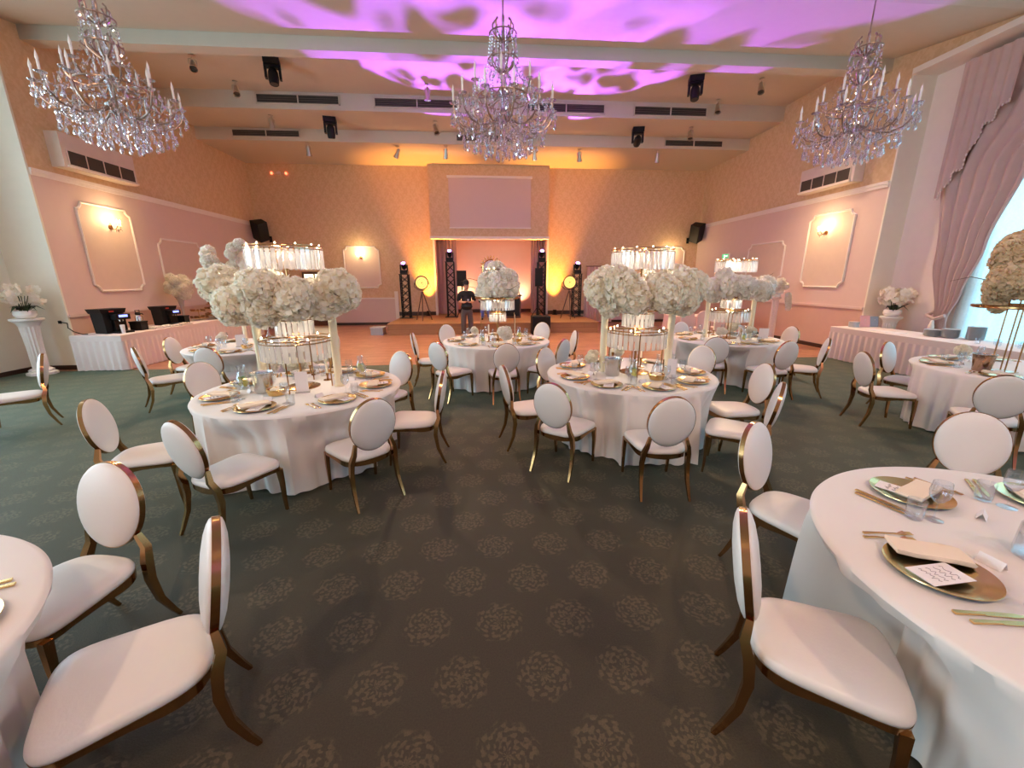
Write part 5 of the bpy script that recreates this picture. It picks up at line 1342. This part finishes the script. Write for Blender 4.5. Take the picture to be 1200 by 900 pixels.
coffee(-7.98, 9.46, .95, 'large black coffee machine with blue display at the near end of the coffee buffet', -.25)
coffee(-7.98, 11.05, .86, 'second black coffee machine further along the coffee buffet', -.2)
def box_thing(nm, x, y, d, label, m, cat, lid=True):
    t = thing(nm, label, cat, (x, y, BZ))
    MB().box(-d[0]/2, d[0]/2, -d[1]/2, d[1]/2, 0, d[2]*.85).build('body', m, t); MB().box(-d[0]/2-.008, d[0]/2+.008, -d[1]/2-.008, d[1]/2+.008, d[2]*.85, d[2]).build('lid', m, t)
box_thing('milk_cooler', -7.75, 9.92, (.24, .2, .2), 'small black cooler box right of the near coffee machine', M['black'], 'cooler')
box_thing('milk_cooler', -7.78, 11.38, (.22, .18, .2), 'small black cooler box right of the second coffee machine', M['black'], 'cooler')
t = thing('cup_stack', 'white paper cup stack in front of the near coffee machine', 'cups', (-7.60, 9.30, BZ))
MB().lathe([(.03, 0), (.036, .09), (.04, .16), (.041, .18), (.039, .185), (.001, .17)], 20).build('cup', M['card'], t)
q = MB()
for i in range(6): q.tube([((.0385+i*.0004)*cos(2*PI*j/20), (.0385+i*.0004)*sin(2*PI*j/20), .1+.014*i) for j in range(20)], .002, 4, closed=True)
q.build('rim', M['card'], t)
t = thing('airpot', 'steel pump flask between the coffee machines', 'flask', (-8.0, 10.28, BZ))
MB().lathe([(.07, 0), (.075, .02), (.075, .26), (.06, .3), (.05, .31)], 24).build('body', M['chrome'], t); MB().lathe([(.05, .31), (.055, .33), (.05, .36), (.02, .37)], 20).build('lid', M['black'], t)
q = MB(); q.tube([(.04, 0, .34), (.1, 0, .34), (.11, 0, .31)], .012, 6); q.build('spout', M['black'], t)
q = MB(); q.tube([(0, -.05, .33), (0, -.06, .42), (0, .06, .42), (0, .05, .33)], .008, 6); q.build('handle', M['black'], t)
def tray(x, y, label, w=.3, l=.4, z=BZ, fill=None):
    t = thing('serving_tray', label, 'tray', (x, y, z), 0, 'white serving trays')
    MB().rings([[(-w*.45, -l*.45, 0), (w*.45, -l*.45, 0), (w*.45, l*.45, 0), (-w*.45, l*.45, 0)], [(-w/2, -l/2, .03), (w/2, -l/2, .03), (w/2, l/2, .03), (-w/2, l/2, .03)], [(-w*.48, -l*.48, .028), (w*.48, -l*.48, .028), (w*.48, l*.48, .028), (-w*.48, l*.48, .028)], [(-w*.43, -l*.43, .006), (w*.43, -l*.43, .006), (w*.43, l*.43, .006), (-w*.43, l*.43, .006)]]).build('dish', M['porcelain'], t)
    if fill:
        q = MB(); rr = random.Random(int(y*100))
        for i in range(14): q.ball((rr.uniform(-w*.36, w*.36), rr.uniform(-l*.36, l*.36), .03), .03, 8, 5, .7)
        q.build('cups', fill, t)['kind'] = 'stuff'
tray(-7.62, 10.2, 'white tray of cups between cooler and flask', .3, .36, BZ, M['porcelain'])
tray(-7.60, 10.6, 'white tray of saucers left of the second coffee machine', .3, .3, BZ, M['porcelain'])
tray(-7.54, 11.0, 'white tray in front of the second coffee machine', .24, .4, BZ, M['napkin'])
t = thing('flower_vase', 'tall glass vase with tan hydrangea ball on the coffee buffet', 'flower vase', (-8.05, 11.85, BZ))
MB().lathe([(.09, 0), (.09, .01), (.03, .06), (.03, .3), (.07, .55), (.12, .66), (.115, .66), (.06, .54), (.02, .3), (.001, .07)], 20, True, False).build('vase', M['acrylic'], t)
rr = random.Random(15)
for i in range(13):
    a = i*2.4; z = .72+.42*i/12; r = .2*math.sqrt(max(.05, 1-((z-.93)/.26)**2)); add_bloom(t, (r*cos(a), r*sin(a), z), rr.uniform(.11, .15), BL, rr)
def pastry_stand(x, y, label, tiers, seed):
    t = thing('pastry_stand', label, 'pastry stand', (x, y, BZ), 0, 'gold pastry stands'); rr = random.Random(seed)
    q = MB(); q.tube([(0, 0, 0), (0, 0, tiers[-1][1]+.06)], .008, 6); q.build('pole', M['goldp'], t)
    for r, z in tiers:
        MB().at((0, 0, z)).lathe([(.001, 0), (r, 0), (r+.01, .014), (r, .012), (.001, .006)], 24, False, False).build('tier', M['goldp'], t)
        q = MB()
        for i in range(int(r*60)): 
            a = rr.uniform(0, 6.28); d = r*math.sqrt(rr.uniform(.1, .8)); q.ball((d*cos(a), d*sin(a), z+.04), rr.uniform(.03, .045), 8, 5, .8)
        q.build('pastries', M['pastry'], t)['kind'] = 'stuff'
pastry_stand(-7.95, 12.3, 'low two-tier pastry stand right of the flower vase on the buffet', [(.22, .05), (.17, .24)], 1)
pastry_stand(-7.66, 12.55, 'wide flat pastry stand at the front of the buffet', [(.22, .14)], 2)
pastry_stand(-7.95, 12.95, 'tall two-tier pastry stand in the middle of the buffet', [(.24, .08), (.19, .26), (.14, .40)], 3)
pastry_stand(-7.66, 13.25, 'single-tier pastry stand before the dark boxes', [(.2, .16)], 4)
pastry_stand(-7.98, 13.55, 'pastry stand at the far end of the buffet', [(.22, .1), (.18, .3)], 5)
box_thing('gift_box', -7.7, 13.93, (.2, .25, .24), 'dark brown box at the far end of the coffee buffet', M['wood'], 'box')
box_thing('gift_box', -7.75, 14.2, (.2, .25, .24), 'dark brown box furthest along the coffee buffet', M['wood'], 'box')
q = MB(); q.tube([(-8.66, 9.168, 1.0), (-8.5, 9.12, .98), (-8.38, 8.98, .90), (-8.3, 8.99, .82), (-8.2, 9.05, .76), (-8.16, 9.12, .752)], .009, 6)
o = tag(q.build('power_cord', M['black'], None), 'black power cord from the wall to the near coffee machine', 'cord')
q = MB().cbox((-8.68, 9.165, 1.0), (.05, .026, .06)); q.build('plug', M['black'], o)

# right-hand buffet
t = thing('tin_box', 'small round grey tin at the far end of the window buffet', 'tin', (8.58, 8.78, BZ)); MB().cyl((0, 0, 0), .1, .1, 24).build('body', M['greyp'], t); MB().cyl((0, 0, .1), .104, .02, 24).build('lid', M['greyp'], t)
def lean_card(x, y, w, h, m, label, rz):
    t = thing('framed_card', label, 'card', (x, y, BZ), rz)
    q = MB().at((0, 0, .003), 0, -.25); q.box(-w/2, w/2, -.006, .006, 0, h); q.build('card', m, t)
    q = MB(); q.tube([(0, .02, h*.7), (0, .11, .004)], .006, 5); q.build('strut', M['white'], t)
lean_card(8.80, 8.72, .2, .26, M['pinkcard'], 'pink card leaning on its strut on the window buffet', -.2)
lean_card(9.03, 8.72, .17, .24, M['bluecard'], 'blue-grey card next to the pink one on the window buffet', -.2)
for i, (y, dz) in enumerate(((8.2, 0), (7.95, 0), (7.7, 0))):
    o = MB().box(-.15, .15, -.1, .1, 0, .006).build('paper_sheet', M['card'], None); o.location = (8.5, y, BZ); o.rotation_euler = (0, 0, .2*i-.2)
    tag(o, ['white sheet nearest the pink card on the window buffet', 'white sheet in the middle of three on the window buffet', 'white sheet nearest the plate stacks on the window buffet'][i], 'paper', 'paper sheets')
for i, (x, y, n, r, lab) in enumerate(((8.72, 7.22, 7, .13, 'lowest of three grey dish stacks on the window buffet'), (8.80, 6.98, 9, .12, 'middle one of three grey dish stacks on the window buffet'), (8.96, 6.70, 13, .13, 'tallest of three grey dish stacks, nearest the window'))):
    for k in range(n):
        o = MB().lathe([(.001, .002), (r*.55, 0), (r*.9, .012), (r, .024), (r*.985, .026), (r*.88, .016), (r*.5, .006), (.001, .006)], 26, False, False).build('stoneware_dish', M['greyp'], None) if (i, k) == (0, 0) else dup(DISH)
        if (i, k) == (0, 0): DISH = o
        o.location = (x, y, BZ+.0175*k); tag(o, 'grey stoneware dish in the '+lab, 'dish', 'dishes of the '+lab)
for i in range(8):
    x, y = 8.5+.16*(i % 2)+.02*i, 6.3-.13*i
    put('tumbler', (x, y, BZ), 0, 'clear tumbler on the window buffet between the dish stacks and the flower stand', 'glass', 'tumblers on the window buffet')
t = thing('wine_tray', 'grey oval tray of glasses on the window buffet', 'tray', (8.72, 5.0, BZ))
MB().lathe([(.001, .003), (.2, 0), (.22, .02), (.21, .02), (.19, .008), (.001, .008)], 28, False, False).build('dish', M['greyp'], t)
# pedestals with flower bowls
def pedestal(x, y, h, label, r=.13):
    t = thing('plaster_pedestal', label, 'pedestal', (x, y, 0), 0, 'white plaster pedestals')
    MB().lathe([(.001, 0), (r*1.75, 0), (r*1.75, .05), (r*1.35, .07), (r*1.45, .1), (r*1.1, .13)], 8).build('base', M['plaster'], t)
    q = MB(); n = 64
    rs = [[((r*(.86+.2*(v**3))+.008*cos(16*2*PI*j/n))*cos(2*PI*j/n), (r*(.86+.2*(v**3))+.008*cos(16*2*PI*j/n))*sin(2*PI*j/n), .13+(h-.28)*v) for j in range(n)] for v in (0, .25, .5, .75, 1)]
    q.rings(rs); q.build('shaft', M['plaster'], t)
    MB().lathe([(r*1.05, h-.16), (r*1.2, h-.13), (r*1.25, h-.1), (r*1.75, h-.04), (r*1.85, h-.035), (r*1.85, h), (.001, h)], 24).build('top', M['plaster'], t)
def orchid_bowl(x, y, z, label, w, h, n, m, seed):
    t = thing('flower_bowl', label, 'flower bowl', (x, y, z), 0, 'white flower bowls'); rr = random.Random(seed)
    MB().lathe([(.09, 0), (.13, .015), (.165, .07), (.16, .13), (.145, .15), (.135, .14), (.14, .07), (.001, .04)], 26, True, False).build('bowl', M['porcelain'], t)
    for i in range(n):
        a = rr.uniform(0, 6.28); r = w*math.sqrt(rr.random()); zz = .3+(h-.3)*rr.random()*(1-.3*r/w)
        add_bloom(t, (r*cos(a), r*sin(a), zz), rr.uniform(.075, .105), BLO, rr)
    q = MB()
    for i in range(14):
        a = rr.uniform(0, 6.28); q.tube([(.05*cos(a), .05*sin(a), .12), (.1*cos(a), .1*sin(a), .3), (w*.6*cos(a), w*.6*sin(a), h*.65)], .006, 5)
    q.build('stems', M['leaf'], t)['kind'] = 'stuff'
    q = MB()
    for i in range(16):
        a = rr.uniform(0, 6.28); u = Vector((cos(a), sin(a), 0)); v = Vector((-sin(a), cos(a), 0)); L = rr.uniform(.16, .34)
        p = [u*.05+Vector((0, 0, .13)), u*L*.6+v*.035+Vector((0, 0, .24)), u*L+Vector((0, 0, .2+rr.uniform(-.08, .1))), u*L*.6-v*.035+Vector((0, 0, .24))]
        q.add([tuple(k) for k in p], [(0, 1, 2, 3)])
    q.build('leaves', M['leaf'], t)
pedestal(-8.86, 8.74, 1.12, 'white fluted pedestal in the left bay corner')
orchid_bowl(-8.86, 8.74, 1.121, 'white orchids in a round bowl on the left bay pedestal', .27, .66, 34, BLW, 3)
pedestal(9.36, 8.68, .98, 'white plaster pedestal in the right bay corner behind the buffet', .11)
orchid_bowl(9.36, 8.68, .981, 'cream flowers with dark leaves in a bowl on the right bay pedestal', .30, .66, 60, BL, 4)
# frosted column with trailing flowers near the right wall
t = thing('flower_plinth', 'pale column by the right wall behind the far right table', 'column stand', (8.18, 10.9, 0))
MB().lathe([(.16, 0), (.16, .03), (.09, .06), (.08, 1.25), (.13, 1.3), (.13, 1.32), (.001, 1.32)], 24).build('shaft', M['frost'], t)
MB().lathe([(.2, 0), (.2, .02), (.001, .02)], 24).build('base', M['white'], t)
t = thing('flower_arrangement', 'trailing white flowers on the pale column by the right wall', 'flowers', (8.18, 10.9, 1.321), 0, 'white flower arrangements'); rr = random.Random(6)
for i in range(16): add_bloom(t, (rr.uniform(-.2, .16), rr.uniform(-.15, .15), rr.uniform(.06, .45)), rr.uniform(.08, .11), BLO+BLW, rr)
for i in range(6): add_bloom(t, (.2+.012*i, -.18, .06-.07*i), .075, BLW, rr)
MB().lathe([(.001, 0), (.09, 0), (.11, .05), (.1, .05), (.001, .03)], 18, False, False).build('bowl', M['porcelain'], t)
# far banquet table with covered chairs by the right wall
t = thing('banquet_table', 'long table under a pink cloth at the far right of the dance floor', 'table', (6.75, 12.1, 0))
q = MB(); q.rings([[(-1.05, -.42, .02), (1.05, -.42, .02), (1.05, .42, .02), (-1.05, .42, .02)], [(-1.0, -.4, .73), (1.0, -.4, .73), (1.0, .4, .73), (-1.0, .4, .73)], [(-.99, -.39, .74), (.99, -.39, .74), (.99, .39, .74), (-.99, .39, .74)]], False, True); q.build('cloth', M['cover'], t)
for a in (-1, 1):
    for b in (-1, 1): q = MB(); q.tube([(a*.9, b*.3, 0), (a*.9, b*.3, .72)], .018, 6); q.build('leg', M['blackm'], t)
CV = None
def covered_chair(x, y, rz, label):
    global CV
    if CV is None:
        t = thing('covered_chair', label, 'chair', (x, y, 0), rz, 'pink covered chairs'); ch = []
        q = MB(); 
        P = [(-.2, 0, .40), (-.205, 0, .8)]+[(.205*cos(PI-PI*i/10), 0, .8+.15*sin(PI*i/10)) for i in range(1, 10)]+[(.205, 0, .8), (.2, 0, .40)]
        q.rings([[(a, -.24, c) for a, b, c in P], [(a, -.19, c) for a, b, c in P]]); ch.append(q.build('back_cover', M['cover'], t))
        q = MB().box(-.21, .21, -.2, .22, .36, .47); ch.append(q.build('seat', M['cover'], t))
        for a in (-1, 1):
            for b in (-.2, .19): q = MB(); q.tube([(a*.18, b, 0), (a*.18, b, .37)], .015, 6); ch.append(q.build('leg', M['wood'], t))
        CV = reg(t, ch)
    else: dup(CV, (x, y, 0), rz, label)
covered_chair(5.75, 11.25, .05, 'pink covered chair back at the left of three by the far pink table')
covered_chair(6.25, 11.25, 0, 'pink covered chair back in the middle of three by the far pink table')
covered_chair(6.78, 11.25, -.05, 'pink covered chair back at the right of three by the far pink table')
covered_chair(6.5, 12.95, PI, 'pink chair top peeping over the far pink table')

# ------------------------------------------------------------------ lights
def spot(name, p, target, e, col, size, blend=.5, soft=.1):
    L = bpy.data.lights.new(name, 'SPOT'); L.energy = e; L.color = col; L.spot_size = math.radians(size); L.spot_blend = blend; L.shadow_soft_size = soft
    o = bpy.data.objects.new(name, L); COL.objects.link(o)
    d = Vector(target)-Vector(p); o.matrix_world = Matrix.Translation(p) @ d.to_track_quat('-Z', 'Y').to_matrix().to_4x4()
    return L
def gobo(L, seed):
    L.use_nodes = True; nt = L.node_tree
    em = next(n for n in nt.nodes if n.type == 'EMISSION')
    tc = N(nt, 'ShaderNodeTexCoord'); sp = N(nt, 'ShaderNodeSeparateXYZ'); nt.links.new(tc.outputs['Normal'], sp.inputs[0])
    u = mth(nt, 'DIVIDE', sp.outputs[0], sp.outputs[2]); v = mth(nt, 'DIVIDE', sp.outputs[1], sp.outputs[2])
    cb = N(nt, 'ShaderNodeCombineXYZ'); nt.links.new(u, cb.inputs[0]); nt.links.new(v, cb.inputs[1]); cb.inputs[2].default_value = seed
    nz = N(nt, 'ShaderNodeTexNoise'); nz.inputs['Scale'].default_value = 6; nz.inputs['Detail'].default_value = 1.0; nt.links.new(cb.outputs[0], nz.inputs['Vector'])
    va = N(nt, 'ShaderNodeVectorMath', operation='SCALE'); va.inputs[3].default_value = .22; nt.links.new(nz.outputs['Color'], va.inputs[0])
    vb = N(nt, 'ShaderNodeVectorMath', operation='ADD'); nt.links.new(cb.outputs[0], vb.inputs[0]); nt.links.new(va.outputs[0], vb.inputs[1])
    vo = N(nt, 'ShaderNodeTexVoronoi', feature='SMOOTH_F1'); vo.inputs['Scale'].default_value = 7; vo.inputs['Smoothness'].default_value = .35; nt.links.new(vb.outputs[0], vo.inputs['Vector'])
    mr = N(nt, 'ShaderNodeMapRange'); mr.inputs[1].default_value = .31; mr.inputs[2].default_value = .56; mr.inputs[3].default_value = .02; mr.inputs[4].default_value = 1.0
    nt.links.new(vo.outputs['Distance'], mr.inputs[0])
    nt.links.new(mth(nt, 'POWER', mr.outputs[0], 1.3), em.inputs['Strength'])
PUR = (.42, .10, 1.0)
gobo(spot('purple_beam', (-1.12, 16.2, 2.95), (-.3, 8.2, 6.5), 8000, PUR, 52, .10, .03), 1.3)
gobo(spot('purple_beam', (2.44, 16.2, 2.95), (3.0, 8.2, 6.5), 8000, PUR, 52, .10, .03), 4.1)
WARM = (1, .70, .42); REAR_W = 410
for i, (p, tg) in enumerate([((-6.39, 11.3, 6.4), (-4.5, 8, 0)), ((-5.81, 13.6, 6.0), (-4, 11.5, 0)), ((-1.2, 12.4, 6.4), (0, 9.5, 0)), ((6.93, 12.8, 6.4), (5.5, 10, 0)), ((7.32, 11.5, 6.4), (5.5, 8, 0)), ((1.91, 14.8, 5.7), (1, 13, 0))]):
    spot('ceiling_spot_light', p, tg, 1100, WARM, 110, .9, .08)
for i, (p, tg) in enumerate([((-3.6, -1.5, 5.95), (-2.5, 4.0, 0)), ((4.2, -1.5, 5.95), (3.2, 4.0, 0)), ((.3, -2.5, 5.95), (.3, 2.5, 0))]):
    spot('downlight_beam', p, tg, REAR_W, (1, .68, .43), 145, .9, .15)
    t = thing('ceiling_downlight', 'round warm ceiling downlight behind the camera', 'spotlight', (p[0], p[1], 6.08), 0, 'downlights behind the camera')
    MB().lathe([(.12, -.001), (.12, -.02), (.09, -.02), (.08, -.005), (.001, -.005)], 24, False, False).build('trim_ring', M['silver'], t)

# ------------------------------------------------------------------ view
S.view_settings.view_transform = 'Standard'; S.view_settings.look = 'None'; S.view_settings.gamma = 1; S.view_settings.use_curve_mapping = False
S.view_settings.exposure = 0.0
S.cycles.use_denoising = True
S.cycles.max_bounces = 12; S.cycles.diffuse_bounces = 8; S.cycles.glossy_bounces = 4; S.cycles.transmission_bounces = 8; S.cycles.transparent_max_bounces = 24
S.cycles.caustics_reflective = False; S.cycles.caustics_refractive = False; S.cycles.sample_clamp_indirect = 6
